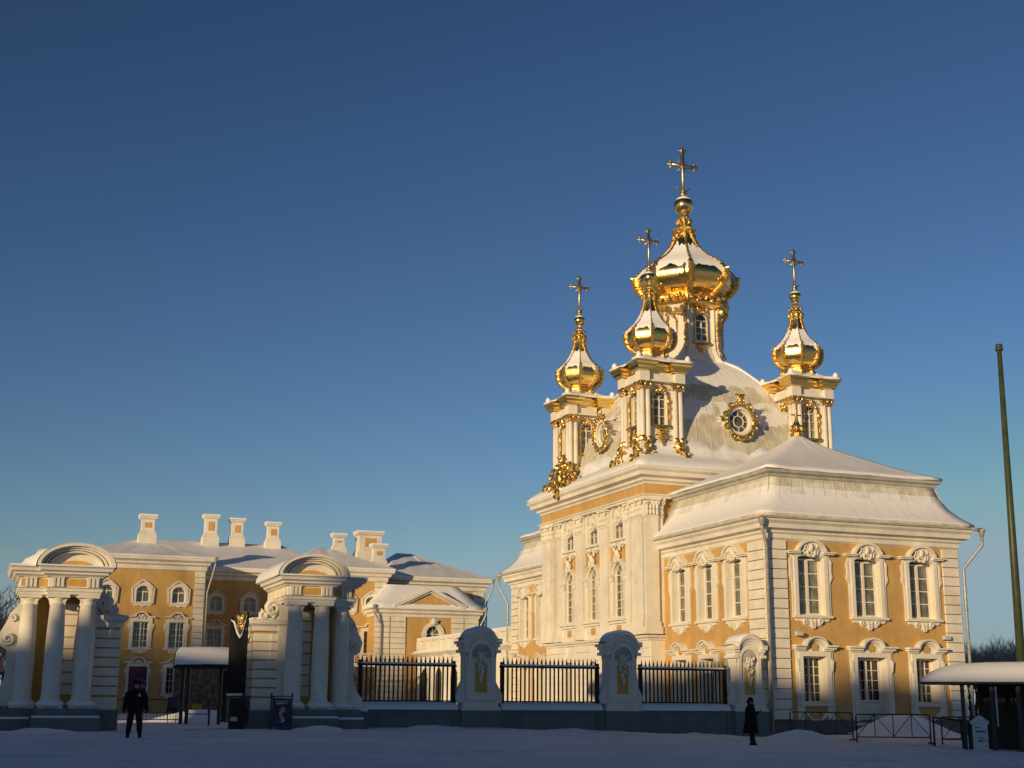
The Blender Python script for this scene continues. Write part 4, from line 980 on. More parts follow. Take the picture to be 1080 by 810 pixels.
    for bx in [(3.9,4.6,-1.545,-1.515),(5.22,5.54,-1.025,-.99),(6.0,6.1,-1.025,-.99)]+[(3.355,3.375,y+.16,y+.38) for y in (-1.1,-.42,.25,.9,1.5)]:
        m=mb(); m.box(*bx,5.74-z0,6.1-z0); m.build('frieze_panel',['ochre_gate'],e)
    # arched pediment + barrel roof
    m=mb(); cx_=4.27; 
    for (r_,w_,y0,y1) in ((1.26,.12,-1.92,-1.2),(1.15,.09,-1.8,-1.15),(1.03,.07,-1.7,-1.1),(.9,.06,-1.62,-1.1)):
        m.strip([(cx_+(x-cx_),z) for x,z in arc(cx_,6.66-z0,r_,pi,0,20,r_*.6)],w_,y0,y1)
    m.prism(arc(cx_,6.66-z0,1.15,0,pi,16,.64),-1.42,-1.2)
    m.build('arched_pediment',['white'],e)
    m=mb(); m.prism(arc(cx_,6.67-z0,.62,0,pi,12,.25),-1.46,-1.42); m.build('pediment_field',['ochre_gate'],e)
    s=mb(); 
    prof_=arc(cx_,6.66-z0,1.42,0,pi,20,.86)
    s.loft([[(x,y,z) for x,z in prof_] for y in (-1.94,-1.2,0,1.4,2.6)],0,True,False)
    s.prism(arc(cx_,6.62-z0,1.36,0,pi,20,.82),-1.1,2.6)
    s.box(5.1,6.55,-1.4,2.6,6.665-z0,6.74-z0); s.box(2.96,5.58,-1.93,-1.45,6.665-z0,6.72-z0)
    s.prism([(5.1,6.7-z0),(6.4,6.72-z0),(6.1,6.9-z0),(5.9,7.1-z0),(5.5,7.35-z0),(5.3,7.4-z0)],.0,2.0)
    s.build('roof_snow',['snow'],e)
    s=mb(); s.ell((3.0,.8,4.76-z0),(.8,1.0,.1),8,4); s.build('pylon_snow',['snow'],e)
    s=mb(); s.box(3.1,5.4,-1.9,-1.76,.62-z0+.352,1.05-z0); s.box(5.45,6.58,-1.28,-1.11,.62-z0+.302,1.0-z0)
    s.build('plinth_snow',['snow'],e)
    for (x,y) in ((3.74,-1.15),(4.79,-1.15),(5.74,-.62)):
        s=mb(); s.ell((x,y-.1,1.44-z0),(.52,.48,.17),12,6); s.build('base_snow',['snow'],e)
    # volutes on the outside of the pediment, scroll over the pylon, fence-side volute
    v=mb()
    v.strip(rail_spline([(6.5,6.7-z0,0),(6.15,6.85-z0,0),(6.0,7.1-z0,0),(5.7,7.15-z0,0),(5.5,7.45-z0,0),(5.1,7.5-z0,0)],4) if False else [(6.3,6.74-z0),(6.15,6.85-z0),(6.0,7.1-z0),(5.75,7.15-z0),(5.55,7.45-z0),(5.2,7.5-z0)],.14,.3,1.6)
    v.build('pediment_volute',['white'],e); v=mb()
    v.curl(3.1,5.16-z0,.34,-.1,1,1.6,.12); v.curl(2.72,4.9-z0,.18,-.1,-1,1.5,.08); leaves(v,2.98,5.0-z0,.8,.5,-.05,10,6,0,.13,.12); v.ell((3.15,.1,5.05-z0),(.33,.2,.34),8,6); v.box(3.2,3.6,-.1,.5,4.74-z0,5.34-z0)
    v.build('pylon_scroll',['white'],e); v=mb()
    v.T=SC@Matrix.Translation((-.24,0,0))
    pts=[(6.35,5.0),(6.6,4.7),(6.75,4.3),(6.95,3.9),(6.85,3.5),(6.6,3.35)]
    v.prism([(6.25,5.2-z0)]+[(x,z-z0) for x,z in pts]+[(6.25,3.35-z0)],-.3,.1); v.curl(6.62,3.75-z0,.24,-.32,-1,1.6,.07); v.curl(6.5,4.5-z0,.14,-.32,1,1.4,.05)
    v.prism([(6.25,3.35-z0),(6.62,3.35-z0),(6.62,2.4-z0),(6.75,2.0-z0),(7.0,1.7-z0),(7.0,1.35-z0),(6.25,1.35-z0)],-.3,.4)
    v.build('carved_scroll',['white'],e)
    for ob in e.children:
        if ob.name.split('.')[0] in ('entablature','frieze_panel','arched_pediment','pediment_field','roof_snow','pediment_volute'):
            for vx in ob.data.vertices:
                z=vx.co.z+z0
                if z>6.66: vx.co.z-=.34
                elif z>5.34: vx.co.z=5.34+(z-5.34)*.742-z0
    return e
ZG=.5
GC=-26.0
gate_pavilion('gate_pavilion','right-hand gate pavilion with columns and snowy arched roof, beside the iron railing',GC+.13,False,.55)
gate_pavilion('gate_pavilion','left-hand gate pavilion with columns and arched pediment at the photo\'s left edge',GC-.13,True,.5)

# ------------------------------------------------------------------ FENCE
def pier(s,label,zb):
    e=site('fence_pier',s,0,zb,label,'fence pier','arched white fence piers')
    a=MB(); a.box(-.86,.86,-.45,.55,-.5,1.28-zb); a.box(-1.15,1.15,-.25,.4,-.5,1.24-zb); a.build('plinth',['plinth'],e)
    a=MB(); z=1.28-zb
    a.box(-.84,.84,-.42,.5,z,z+.14); a.box(-.76,.76,-.36,.45,z+.14,z+.3)
    a.box(-.66,.66,-.3,.4,z+.3,4.0-zb)
    # side brackets
    for sd in (-1,1): a.prism([(sd*.66,z+.3),(sd*.98,z+.3),(sd*1.02,z+.6),(sd*.9,z+.85),(sd*.78,z+1.05),(sd*.66,z+1.3)],-.12,.25)
    # raised frame around the panel
    a.strip([(-.42,z+.55),(.42,z+.55),(.42,3.55-zb)]+arc(0,3.55-zb,.42,0,pi,12)[1:-1]+[(-.42,3.55-zb)],-.16,-.36,-.28,0,True)
    # cornice arching in the middle
    top=[(-.72,3.72),(-.5,3.74)]+[(x,zz) for x,zz in arc(0,3.72,.5,pi*.88,pi*.12,10,.5)]+[(.5,3.74),(.72,3.72)]
    for w_,y0,dz,k in ((.12,-.36,.0,1.0),(.12,-.42,.12,1.08),(.12,-.5,.24,1.18)):
        a.strip([(x*k,zz+dz-zb) for x,zz in top],w_,y0,.5+(-.42-y0)+.1)
    a.prism([(x*1.0,zz-zb) for x,zz in top]+[(.66,3.4-zb),(-.66,3.4-zb)],-.3,.4)
    for sd in (-1,1): 
        a.box(sd*.7-.14,sd*.7+.14,-.4,.5,3.6-zb,3.72-zb)
    a.T=Matrix.Translation((0,0,0))
    # carved trophy
    a.ell((0,-.34,3.45-zb),(.17,.1,.2),8,6); leaves(a,0,3.35-zb,.5,.5,-.36,9,7,0,.09,.07); 
    rq=random.Random(int(s*10))
    for k in range(34): f_=k/33; a.ell((rq.uniform(-1,1)*(.2-.17*f_),-.34-.05*rq.random(),3.25-zb-.85*f_),(.07-.03*f_,.05,.05),6,4,0,Matrix.Rotation(rq.uniform(0,3),3,'Y'))
    a.build('pier_shaft',['white'],e)
    a=MB(); a.box(-.27,.27,-.31,-.295,z+.72,3.2-zb); a.build('pier_panel',['ochre_gate'],e)
    a=MB(); pts=[(x*1.2,zz+.375-zb) for x,zz in top]
    a.loft([[(x,-.53,zz-.01) for x,zz in pts],[(x*1.0,-.48,zz+.07) for x,zz in pts],[(x,-.1,zz+.11) for x,zz in pts],[(x,.75,zz+.06) for x,zz in pts]],0,True,False)
    a.build('snow_cover',['snow'],e)
    return e
pier(-1.35,'arched white pier with ochre panel, half sunlit, beside the person in the long coat',.28)
pier(-7.62,'arched white pier with ochre panel, middle of the three fence piers',.45)
pier(-14.1,'arched white pier with ochre panel nearest the right gate pavilion, wholly in shade',.6)
def panel(s0,s1,zb,label):
    e=site('iron_railing',s0,0,zb,label,'railing','black iron railing bays between piers'); W=s1-s0
    a=MB(); a.box(0,W,-.15,.3,-.5,1.3-zb); a.box(0,W,-.22,.36,1.22-zb,1.3-zb); a.build('plinth',['plinth'],e)
    a=MB(); 
    n=24
    rr=[]
    for y,z in ((-.26,1.305),(-.27,1.36),(-.1,1.5),(.05,1.62),(.25,1.6),(.38,1.4),(.38,1.305)):
        rr.append([(W*i/n,y,z-zb+ (.03*noise.noise(Vector((i*.7+s0,y*3,0))) if z>1.35 else 0)) for i in range(n+1)])
    a.loft(rr,0,True,False); a.build('snow_cover',['snow'],e)
    a=MB(); a.box(0,W,.02,.12,3.02-zb,3.10-zb); a.box(0,W,.03,.11,1.62-zb,1.67-zb)
    for x in (.12,W-.12): a.box(x-.07,x+.07,.0,.14,1.5-zb,3.25-zb)
    a.build('rail',['iron'],e)
    a=MB(); nb=int(W/.185)
    for i in range(1,nb):
        x=W*i/nb; a.box(x-.028,x+.028,.045,.1,1.3-zb,3.2-zb)
        a.add([(x-.05,.072,3.2-zb),(x,.02,3.2-zb),(x+.05,.072,3.2-zb),(x,.12,3.2-zb),(x,.072,3.48-zb),(x,.072,3.12-zb)],[(0,1,4),(1,2,4),(2,3,4),(3,0,4),(1,0,5),(2,1,5),(3,2,5),(0,3,5)])
    a.build('railing_bars',['iron'],e)
    a=MB(); a.box(0.05,W-.05,-.0,.14,3.1-zb,3.17-zb); a.build('rail_snow',['snow'],e)
panel(-6.72,-2.3,.3,'black iron railing bay between the middle pier and the sunlit pier')
panel(-13.15,-8.55,.5,'black iron railing bay between the shaded pier and the middle pier')
panel(-19.25,-15.05,.58,'black iron railing bay between the right gate pavilion and the shaded pier')
panel(-45,-33.05,.5,'black iron railing bay left of the left gate pavilion')

# iron gate leaf, open towards the yard
e=site('gate_leaf',-23.75,-.1,.5,'black iron gate leaf standing open against the right gate pavilion','gate')
a=MB(); a.T=Matrix.Rotation(radians(97),4,'Z')
top=[(0.1,4.4),(.35,4.0),(.6,3.7),(.9,3.55),(1.3,3.75),(1.8,4.2),(2.2,4.3)]
a.box(.05,2.2,-.04,.04,.25,1.25)
for i in range(15):
    x=.1+i*.15; zt=max(3.5,3.55+.9*((x-.85)/1.1)**2); a.tube([(x,0,1.2),(x,0,min(4.4,zt))],.025,5)
a.tube([(p_[0],0,p_[1]-.1) for p_ in top],.05,6); a.tube([(.05,0,.3),(.05,0,4.5)],.05,6); a.tube([(2.2,0,.3),(2.2,0,4.3)],.05,6); a.tube([(.05,0,1.3),(2.2,0,1.3)],.05,6)
a.T=Matrix.Identity(4); a.build('leaf_frame',['iron'],e)
a=MB(); a.T=Matrix.Rotation(radians(97),4,'Z'); a.tube([(p_[0],0,p_[1]-.02) for p_ in top],.04,6); a.box(.1,2.1,-.08,.08,1.3,1.38); a.T=Matrix.Identity(4); a.build('snow_cover',['snow'],e)
a=MB(); a.T=Matrix.Rotation(radians(97),4,'Z'); leaves(a,1.1,4.15,.8,.6,0,12,4,0,.1,.06); a.T=Matrix.Identity(4); a.build('gilded_crest',['goldorn'],e)
a=MB(); a.box(-.62,-.02,-.35,-.28,.0,1.2); a.box(-.56,-.3,-.38,-.35,.35,.5,1); a.tube([(-.4,-.3,-.3),(-.4,-.3,.1)],.03,5); a.tube([(-.1,-.3,-.3),(-.1,-.3,.1)],.03,5)
o=a.build('gate_guard_panel',['iron','board'],e)

# ------------------------------------------------------------------ SMALL THINGS ON THE GROUND
def ground_at(px,py,D):
    q=at(px,py,D); return Vector((q.x,q.y,gz(q.x,q.y)))
# litter bin by the railing
p=X(-19.3,-.55); bz=gz(p.x,p.y); e=thing('litter_bin',(p.x,p.y,bz),H,'small grey stone litter bin with snow on top at the foot of the railing','bin')
a=MB(); a.loft([ring(-r_,r_,-r_,r_,z,2) for r_,z in ((.26,-.1),(.3,.0),(.32,.62),(.29,.66))],0,False,True,True,True); a.build('bin_body',['plinth'],e)
a=MB(); a.loft([ring(-r_,r_,-r_,r_,z,3,.08) for r_,z in ((.31,.66),(.33,.72),(.26,.8))],0,True,True,False,True); a.build('snow_cover',['snow'],e)
# poster stand
p=X(-22.75,-2.3); bz=gz(p.x,p.y); e=thing('poster_stand',(p.x,p.y,bz),H-.15,'dark blue poster on a metal stand in front of the right gate pavilion','poster stand')
a=MB(); 
for x in (-.38,.38): a.tube([(x,0,-.1),(x,.05,1.35)],.03,6)
a.box(-.36,.36,.0,.03,1.2,1.24); a.build('stand_frame',['steel'],e)
a=MB(); a.box(-.34,.34,-.03,.0,.12,1.15); pp=a.build('poster_panel',['poster'],e)
a=MB(); r=random.Random(4)
a.box(-.24,.26,-.036,-.031,1.03,1.06); a.box(-.2,.2,-.036,-.031,.93,.99)
for k in range(10): a.ell((.05*sin(k*.9)+.02,-.034,.3+k*.055),(.10+.03*sin(k),.006,.03),6,4,0,Matrix.Rotation(sin(k)*.8,3,'Y'))
a.build('poster_print',['pink'],pp)
# left yard: crowd barrier, canopy, turnstile sign
def pipe_barrier(name,label,loc,rz,L,h,style,cat='barrier',matn='steel',group=None):
    e=thing(name,loc,rz,label,cat,group)
    a=MB(); a.tube([(0,0,-.1),(0,0,h-.06),(.06,0,h),(L-.06,0,h),(L,0,h-.06),(L,0,-.1)],.028,6); a.tube([(0,0,.2),(L,0,.2)],.024,6); a.build('barrier_frame',[matn],e)
    b=MB()
    if style=='bars':
        n=int(L/.16)
        for i in range(1,n): b.tube([(L*i/n,0,.2),(L*i/n,0,h)],.011,4)
    else:
        n=2
        b.tube([(L*.25,0,.2),(L*.25,0,h)],.018,5); b.tube([(L*.5,0,.2),(L*.5,0,h)],.018,5); b.tube([(L*.75,0,.2),(L*.75,0,h)],.018,5)
        for x0,x1 in ((0,L*.5),(L*.5,L)):
            if x0==0: b.tube([(x0,0,h),(x1-.0,0,.2)] if False else [(.02,0,.22),(L*.25,0,h)],.016,5); b.tube([(L*.25,0,h),(L*.5,0,.22)],.016,5)
            else: b.tube([(L*.5,0,.22),(L*.75,0,h)],.016,5); b.tube([(L*.75,0,h),(L-.02,0,.22)],.016,5)
    b.build('barrier_bars',[matn],e)
    f=MB()
    for x in (0,L): f.box(x-.04,x+.04,-.25,.25,-.05,.02)
    f.build('barrier_feet',[matn],e)
    return e
q0=ground_at(105,758,66); q1=ground_at(190,760,66)
pipe_barrier('crowd_barrier','long grey barred crowd barrier across the yard behind the standing guard',q0,atan2(q1.y-q0.y,q1.x-q0.x),(q1-q0).length,1.12,'bars')
p=ground_at(217,760,64)
e=thing('entrance_canopy',p,.1,'open canopy with a curved snowy roof inside the gateway, left of the right pavilion','canopy')
for x,y in ((-1.15,0),(1.6,.0),(-1.15,2.0),(1.6,2.0),(.55,.3)): a=MB(); a.box(x-.08,x+.08,y-.08,y+.08,-.2,2.62); a.build('post',['steel'],e)
a=MB(); prof_=[(-.65,2.6),(-.55,2.95),(-.2,3.25),(.4,3.42),(1.2,3.42),(1.9,3.2),(2.4,2.8),(2.55,2.6)]
a.loft([[(x,y,z) for y,z in prof_] for x in (-1.55,1.95)],0,True,False); a.box(-1.55,1.95,-.65,-.55,2.52,2.62); 
for x in (-1.54,1.94): a.add([(x,y,z) for y,z in prof_],[tuple(range(8))])
a.build('canopy_roof',['iron'],e)
a=MB(); a.loft([[(x,y*1.0-.02,z+dz) for y,z in prof_] for x,dz in ((-1.5,.02),(-1.42,.1),(0,.13),(1.92,.12),(1.96,.02))],0,True,False); a.build('snow_cover',['snow'],e)
a=MB(); a.box(.35,.9,1.6,2.2,.1,2.5); a.build('inner_panel',['booth'],e)
p=ground_at(212,758,62); e=thing('turnstile_rail',p,0,'looped pipe rail with a small yellow plate under the entrance canopy','rail')
a=MB(); a.tube([(-.72,0,.55),(-.8,0,.65),(-.8,0,1.0),(-.7,0,1.1),(.3,0,1.1),(.3,0,.5),(-.72,0,.5)],.025,6); a.tube([(.35,0,-.1),(.35,0,1.15)],.05,6); a.build('rail_loop',['steel'],e)
a=MB(); a.box(-.45,0,-.03,-.01,.68,.95); a.build('yellow_plate',['yellow'],e)
p=ground_at(181,755,68); e=thing('notice_board',p,0,'small dark and pale notice board behind the crowd barrier, left of the canopy','notice board')
a=MB(); a.box(-.28,.28,0,.04,.55,.75); a.tube([(-.2,.03,-.2),(-.2,.03,.6)],.02,5); a.tube([(.2,.03,-.2),(.2,.03,.6)],.02,5); a.build('board_foot',['iron'],e)
a=MB(); a.box(-.24,.24,.0,.04,.752,1.25); a.build('board_panel',['steel'],e)
# stone wall under the terrace behind the gate
p=site('terrace_wall',-17.6,46,0,'dark stone terrace wall with a pale coping, behind the entrance canopy','wall')
a=MB(); a.box(-2.6,12,0,.6,-.5,4.1); a.build('stone_face',['brick'],p); a=MB(); a.box(-2.7,12.1,-.1,.7,4.1,4.35)
a.box(-2.7,12.1,.1,.3,5.0,5.1)
for k in range(30): a.box(-2.6+k*.5,-2.5+k*.5,.12,.28,4.35,5.0)
a.build('coping',['white_far'],p)

# ---- right side: barriers, shelter, sign, black rack, flagpole
def barrier_between(x0,y0,x1,y1,D0,D1,label):
    a0=ground_at(x0,y0,D0); a1=ground_at(x1,y1,D1)
    pipe_barrier('pipe_barrier',label,a0,atan2(a1.y-a0.y,a1.x-a0.x),(a1-a0).length,1.05,'x',group='pipe barriers before the church')
barrier_between(834,775,900,779,58,56,'grey pipe barrier nearest the drainpipe corner of the church')
barrier_between(904,781,982,783,53.5,53.5,'grey pipe barrier in front of the church door, middle one of three')
barrier_between(994,782,1075,788,54.5,54.5,'grey pipe barrier partly hidden behind the dark shelter')
p=ground_at(986,786,51.5); e=thing('hoop_rack',p,.1,'black hoop rack with a reddish top rail beside the dark shelter','rack')
a=MB(); a.tube([(0,0,-.1),(0,0,1.05)],.035,6); a.tube([(.98,-.25,-.1),(.98,-.25,.95)],.035,6); a.build('rack_posts',['iron'],e)
a=MB(); a.tube([(0,0,1.05),(.98,-.25,.95)],.035,6); a.build('rack_rail',['redpaint'],e)
# shelter
p=ground_at(1019,790,50); p.z-=.1; e=thing('roofed_shelter',p,-.36,'dark glazed shelter with a rounded snowy roof at the right edge','shelter')
for x,y in ((.0,0),(1.0,.1),(1.9,0),(3.3,0),(.5,2.4),(1.9,2.4),(3.3,2.4)): a=MB(); a.box(x-.07,x+.07,y-.07,y+.07,-.2,2.45); a.build('post',['steel'],e)
a=MB(); a.box(-.5,4.4,-.25,-.15,2.38,2.5); a.box(-.5,4.4,2.4,2.5,2.38,2.5); a.build('shelter_frame',['steel'],e)
for bx in ((.55,4.2,2.3,2.34,.05,2.4),(1.9,3.25,.6,.64,.2,2.3),(.1,.75,.0,.06,-.1,1.05)): a=MB(); a.box(*bx); a.build('dark_panel',['booth'],e)
a=MB()
def sh(y): 
    return [( -1.42,2.47),(-1.34,2.64),(-1.12,2.84),(-.75,3.02),(-.1,3.15),(.9,3.2),(2.6,3.22),(4.6,3.22)]
rr=[]
for y,k in ((-.62,.0),(-.66,.25),(-.5,.6),(.0,.92),(.9,1.0),(1.9,.95),(2.7,.6),(2.9,0)):
    rr.append([(x if i else x+.1*(1-k),y,2.47+(z-2.47)*k) for i,(x,z) in enumerate(sh(y))])
a.loft(rr,0,True,False); a.build('snow_cover',['snow'],e)
a=MB(); a.box(-1.42,4.6,-.62,2.88,2.40,2.465); a.build('roof_sheet',['iron'],e)
a=MB(); a.tube([(1.15,-.1,.9),(1.15,-.1,2.3)],.035,6); a.tube([(2.35,-.05,2.1),(2.38,-.05,1.4),(2.5,-.05,.3)],.04,6); a.build('pale_pipes',['board'],e)
# information sign with shaped top
p=ground_at(1035,790,49.3); e=thing('information_sign',p,-.05,'white information board with a shaped top standing in front of the dark shelter','sign')
a=MB(); a.prism([(-.26,.0),(-.26,.9),(-.32,.92),(-.32,1.02),(-.2,1.08),(-.12,1.16),(0,1.22),(.12,1.16),(.2,1.08),(.32,1.02),(.32,.92),(.26,.9),(.26,.0)],-.04,.04); a.prism([(-.34,-.1),(-.34,.04),(.34,.04),(.34,-.1)],-.1,.1); a.build('board_panel',['board'],e)
a=MB()
for z,x0,x1 in ((.78,-.18,.0),(.66,-.18,.18),(.63,-.18,.2),(.42,-.1,.12),(.33,-.1,.2),(.30,-.1,.05),(.14,.14,.2)): a.box(x0,x1,-.048,-.041,z,z+.025)
a.build('board_print',['ink'],e)
# flagpole
p=at(1080,745,56); zp=gz(p.x,p.y); topq=at(1053.5,364,56.0)
e=thing('flagpole',(p.x,p.y,zp),0,'tall tapering green pole leaning out of the right edge against the sky','pole')
a=MB(); v=topq-Vector((p.x,p.y,zp)); a.tube([(0,0,-.5),tuple(v*.5),tuple(v*.985)],[.2,.155,.1],14); a.build('pole_shaft',['pole'],e)
a=MB(); t_=v*.985; a.lathe([(.1,t_.z-.02),(.17,t_.z),(.17,t_.z+.12),(.12,t_.z+.16),(.15,t_.z+.2),(.15,t_.z+.28)],t_.x,t_.y,10); a.build('pole_cap',['pole'],e)
# snow ramp before the church door, and heaps
def heap(name,label,c,rx,ry,h,seed,rz=0,kind='structure',power=1.3):
    a=MB(); rings=[]; n=40
    for j in range(13):
        f=j/12; ring_=[]
        for i in range(n):
            th=2*pi*i/n; k=1+.22*noise.noise(Vector((cos(th)*1.5+seed,sin(th)*1.5,seed)))
            x=rx*(1-f)*k*cos(th); y=ry*(1-f)*k*sin(th)
            z=h*(1-(1-f)**power)**1.0
            z=h*(.5-.5*cos(pi*f))+.06*noise.noise(Vector((x*2+seed,y*2,f)))*min(1,f*4)
            ring_.append((x,y,z-.04*(1-f)))
        rings.append(ring_)
    a.loft(rings,0,True,True,False,True); o=a.build(name,['snow']); o.location=c; o.rotation_euler=(0,0,rz); tag(o,label,None,None,kind)
    return o
q=X(5.2,-2.3); heap('snow_heap','',(q.x,q.y,gz(q.x,q.y)-.05),3.4,2.3,.95,1,H)
q=ground_at(842,775,56); heap('snow_heap','',(q.x,q.y,gz(q.x,q.y)-.05),2.4,1.0,.42,2,.3)
q=X(-16.5,-1.1); heap('snow_heap','',(q.x,q.y,gz(q.x,q.y)-.06),3.0,.9,.2,3,H)
q=X(-21.3,-2.6); heap('snow_heap','',(q.x,q.y,gz(q.x,q.y)-.05),1.9,.6,.22,4,H)
q=X(-10.6,-1.3); heap('snow_heap','',(q.x,q.y,gz(q.x,q.y)-.06),3.6,1.2,.14,5,H)
q=X(-4.5,-1.2); heap('snow_heap','',(q.x,q.y,gz(q.x,q.y)-.06),3.4,1.0,.16,6,H)
q=X(-31.4,-2.6); heap('snow_heap','',(q.x,q.y,gz(q.x,q.y)-.05),2.6,.8,.2,8,H)
q=ground_at(215,752,72); heap('snow_heap','',(q.x,q.y,gz(q.x,q.y)-.05),4.5,1.8,.7,7,0)

# ------------------------------------------------------------------ PEOPLE
def skin_body(name, joints, edges, mats, parent, lvl=2):
    me=bpy.data.meshes.new(name); me.from_pydata([j[0] for j in joints],edges,[])
    o=bpy.data.objects.new(name,me); C.objects.link(o); o.parent=parent
    o.modifiers.new('skin','SKIN'); 
    for i,j in enumerate(joints): me.skin_vertices[0].data[i].radius=(j[1],j[2] if len(j)>2 else j[1])
    me.skin_vertices[0].data[0].use_root=True
    s=o.modifiers.new('sub','SUBSURF'); s.levels=lvl; s.render_levels=lvl
    o.modifiers['skin'].use_smooth_shade=True
    me.materials.append(M[mats]); return o
def face_head(parent,z,r=.105,yaw=0,pitch=0,hat='fur'):
    a=MB(); R=Matrix.Translation((0,0,z))@Matrix.Rotation(yaw,4,'Z')@Matrix.Rotation(pitch,4,'X'); a.T=R
    a.ell((0,0,0),(r*.8,r*.98,r*1.2),14,10); a.ell((0,-r*.98,-r*.1),(r*.15,r*.25,r*.28),6,5)
    a.ell((0,-r*.75,-r*.75),(r*.42,r*.3,r*.35),8,6)
    for sd in (-1,1): a.ell((sd*r*.82,0,-r*.1),(r*.12,r*.2,r*.28),6,5); a.ell((sd*r*.33,-r*.85,r*.08),(r*.14,r*.08,r*.09),6,4,1); 
    a.ell((0,-r*.93,-r*.55),(r*.26,r*.08,r*.06),6,4,2)
    a.build('head',['skin','ink','redpaint'],parent)
    b=MB(); b.T=R
    if hat=='fur':
        b.loft([[(rr*cos(t*pi/8)*.95,rr*sin(t*pi/8)*1.05,zz) for t in range(16)] for rr,zz in ((r*1.0,r*.25),(r*1.28,r*.4),(r*1.35,r*.85),(r*1.2,r*1.3),(r*.8,r*1.5),(r*.2,r*1.55))],0,True,True,True,True)
        for sd in (-1,1): b.ell((sd*r*.95,r*.1,-r*.05),(r*.25,r*.5,r*.6),8,6)
    else:
        b.ell((0,r*.2,r*.35),(r*1.02,r*1.12,r*1.1),12,9); b.ell((0,r*.5,-r*.4),(r*.8,r*.7,r*.9),10,8)
    b.build('hat' if hat=='fur' else 'hood',['fur' if hat=='fur' else 'cloth'],parent)
def hand(parent,c,dir_,matn='cloth',up=Vector((0,0,-1))):
    a=MB(); c=Vector(c); d=Vector(dir_).normalized(); s=d.cross(Vector((0,1,0.01))).normalized(); n=d.cross(s)
    a.ell(tuple(c+d*.04),(.045,.022,.055),8,6,0,Matrix((s,n,d)).transposed())
    for k,l in enumerate((.065,.078,.072,.055)):
        b=c+d*.08+s*(k-1.5)*.021; a.tube([tuple(b),tuple(b+d*l*.5+n*.006),tuple(b+d*l*.9+n*.022)],[.011,.010,.008],5)
    b=c+d*.02+s*.045; a.tube([tuple(b),tuple(b+s*.02+d*.03),tuple(b+s*.02+d*.06+n*.01)],[.013,.012,.009],5)
    return a.build('hand',[matn],parent)
# guard by the gate
pg=ground_at(141,773,45); e=thing('person',pg,.28,'person in black jacket and fur hat standing with arms down in the gateway','person')
J=[((0,0,.95),.17,.12),((0,0,1.12),.17,.13),((0,0,1.32),.19,.14),((0,0,1.46),.13,.1),((0,0,1.54),.07,.07),
 ((.2,0,1.43),.085,.08),((.29,-.0,1.18),.068,.065),((.33,-.03,.93),.05,.05),((-.2,0,1.43),.085,.08),((-.29,-.0,1.18),.068,.065),((-.33,-.03,.93),.05,.05),
 ((.11,0,.85),.13,.13),((.15,-.02,.5),.11,.11),((.18,.02,.16),.09,.09),((-.11,0,.85),.13,.13),((-.15,-.02,.5),.11,.11),((-.18,.02,.16),.09,.09),((.2,-.12,.05),.05,.045),((-.2,-.12,.05),.05,.045)]
E_=[(0,1),(1,2),(2,3),(3,4),(3,5),(5,6),(6,7),(3,8),(8,9),(9,10),(0,11),(11,12),(12,13),(0,14),(14,15),(15,16),(13,17),(16,18)]
skin_body('body',J,E_,'cloth2',e)
a=MB(); a.loft([[(rx*cos(t*pi/10),ry*sin(t*pi/10),z) for t in range(20)] for rx,ry,z in ((.25,.19,.80),(.255,.19,.9),(.235,.175,1.08),(.25,.185,1.3),(.23,.16,1.42),(.13,.12,1.5),(.10,.10,1.56))],0,True)
for sd in (-1,1):
    a.tube([(sd*.18,0,1.43),(sd*.26,0,1.36),(sd*.31,0,1.18),(sd*.345,-.03,.95),(sd*.35,-.03,.9)],[.1,.1,.085,.07,.07],10)
a.build('jacket',['cloth'],e)
a=MB(); a.box(.07,.13,-.195,-.18,1.3,1.38); a.build('badge',['board'],e)
face_head(e,1.66,.11,0,0,'fur')
for sd in (-1,1): hand(e,(sd*.35,-.03,.9),(sd*.1,-.05,-1))
for sd in (-1,1):
    a=MB(); a.loft([[(sd*.19+rx*cos(t*pi/6),-.05+ry*sin(t*pi/6),z) for t in range(12)] for rx,ry,z in ((.06,.15,0),(.065,.155,.05),(.055,.11,.1),(.06,.075,.2),(.065,.07,.28))],0,True,True,True,True); a.build('boot',['cloth'],e)
# person with phone
pw=ground_at(793,785,51.5); e=thing('person',pw,pi/2-.15,'person in a long black hooded coat looking down at a phone by the sunlit pier','person')
J=[((0,0,.92),.15,.12),((0,.0,1.1),.15,.12),((0,.01,1.28),.17,.12),((0,.0,1.41),.11,.09),((0,-.04,1.5),.06,.06),
 ((.18,0,1.37),.075,.07),((.21,-.02,1.12),.06,.06),((.1,-.25,1.18),.045,.045),((-.18,0,1.37),.075,.07),((-.21,-.02,1.1),.06,.06),((-.1,-.22,1.1),.045,.045),
 ((.09,0,.8),.1,.1),((.09,.0,.45),.07,.07),((.09,.02,.12),.05,.055),((-.09,0,.8),.1,.1),((-.09,-.0,.45),.07,.07),((-.09,.02,.12),.05,.055),((.09,-.12,.05),.045,.04),((-.09,-.12,.05),.045,.04)]
skin_body('body',J,E_,'cloth2',e)
a=MB(); a.loft([[(rx*cos(t*pi/10),oy+ry*sin(t*pi/10),z) for t in range(20)] for rx,ry,oy,z in ((.27,.30,.02,.42),(.27,.29,.02,.5),(.25,.25,.01,.75),(.22,.21,.0,1.0),(.22,.2,.01,1.15),(.235,.19,.02,1.28),(.20,.15,.01,1.38),(.12,.12,-.01,1.46),(.10,.10,-.02,1.5))],0,True)
for sd in (-1,1): a.tube([(sd*.17,0,1.37),(sd*.22,.0,1.25),(sd*.225,-.03,1.1),(sd*.16,-.16,1.12),(sd*.09,-.27,1.19)],[.09,.085,.075,.065,.055],10)
a.build('coat',['cloth'],e)
face_head(e,1.58,.105,0,.55,'hood')
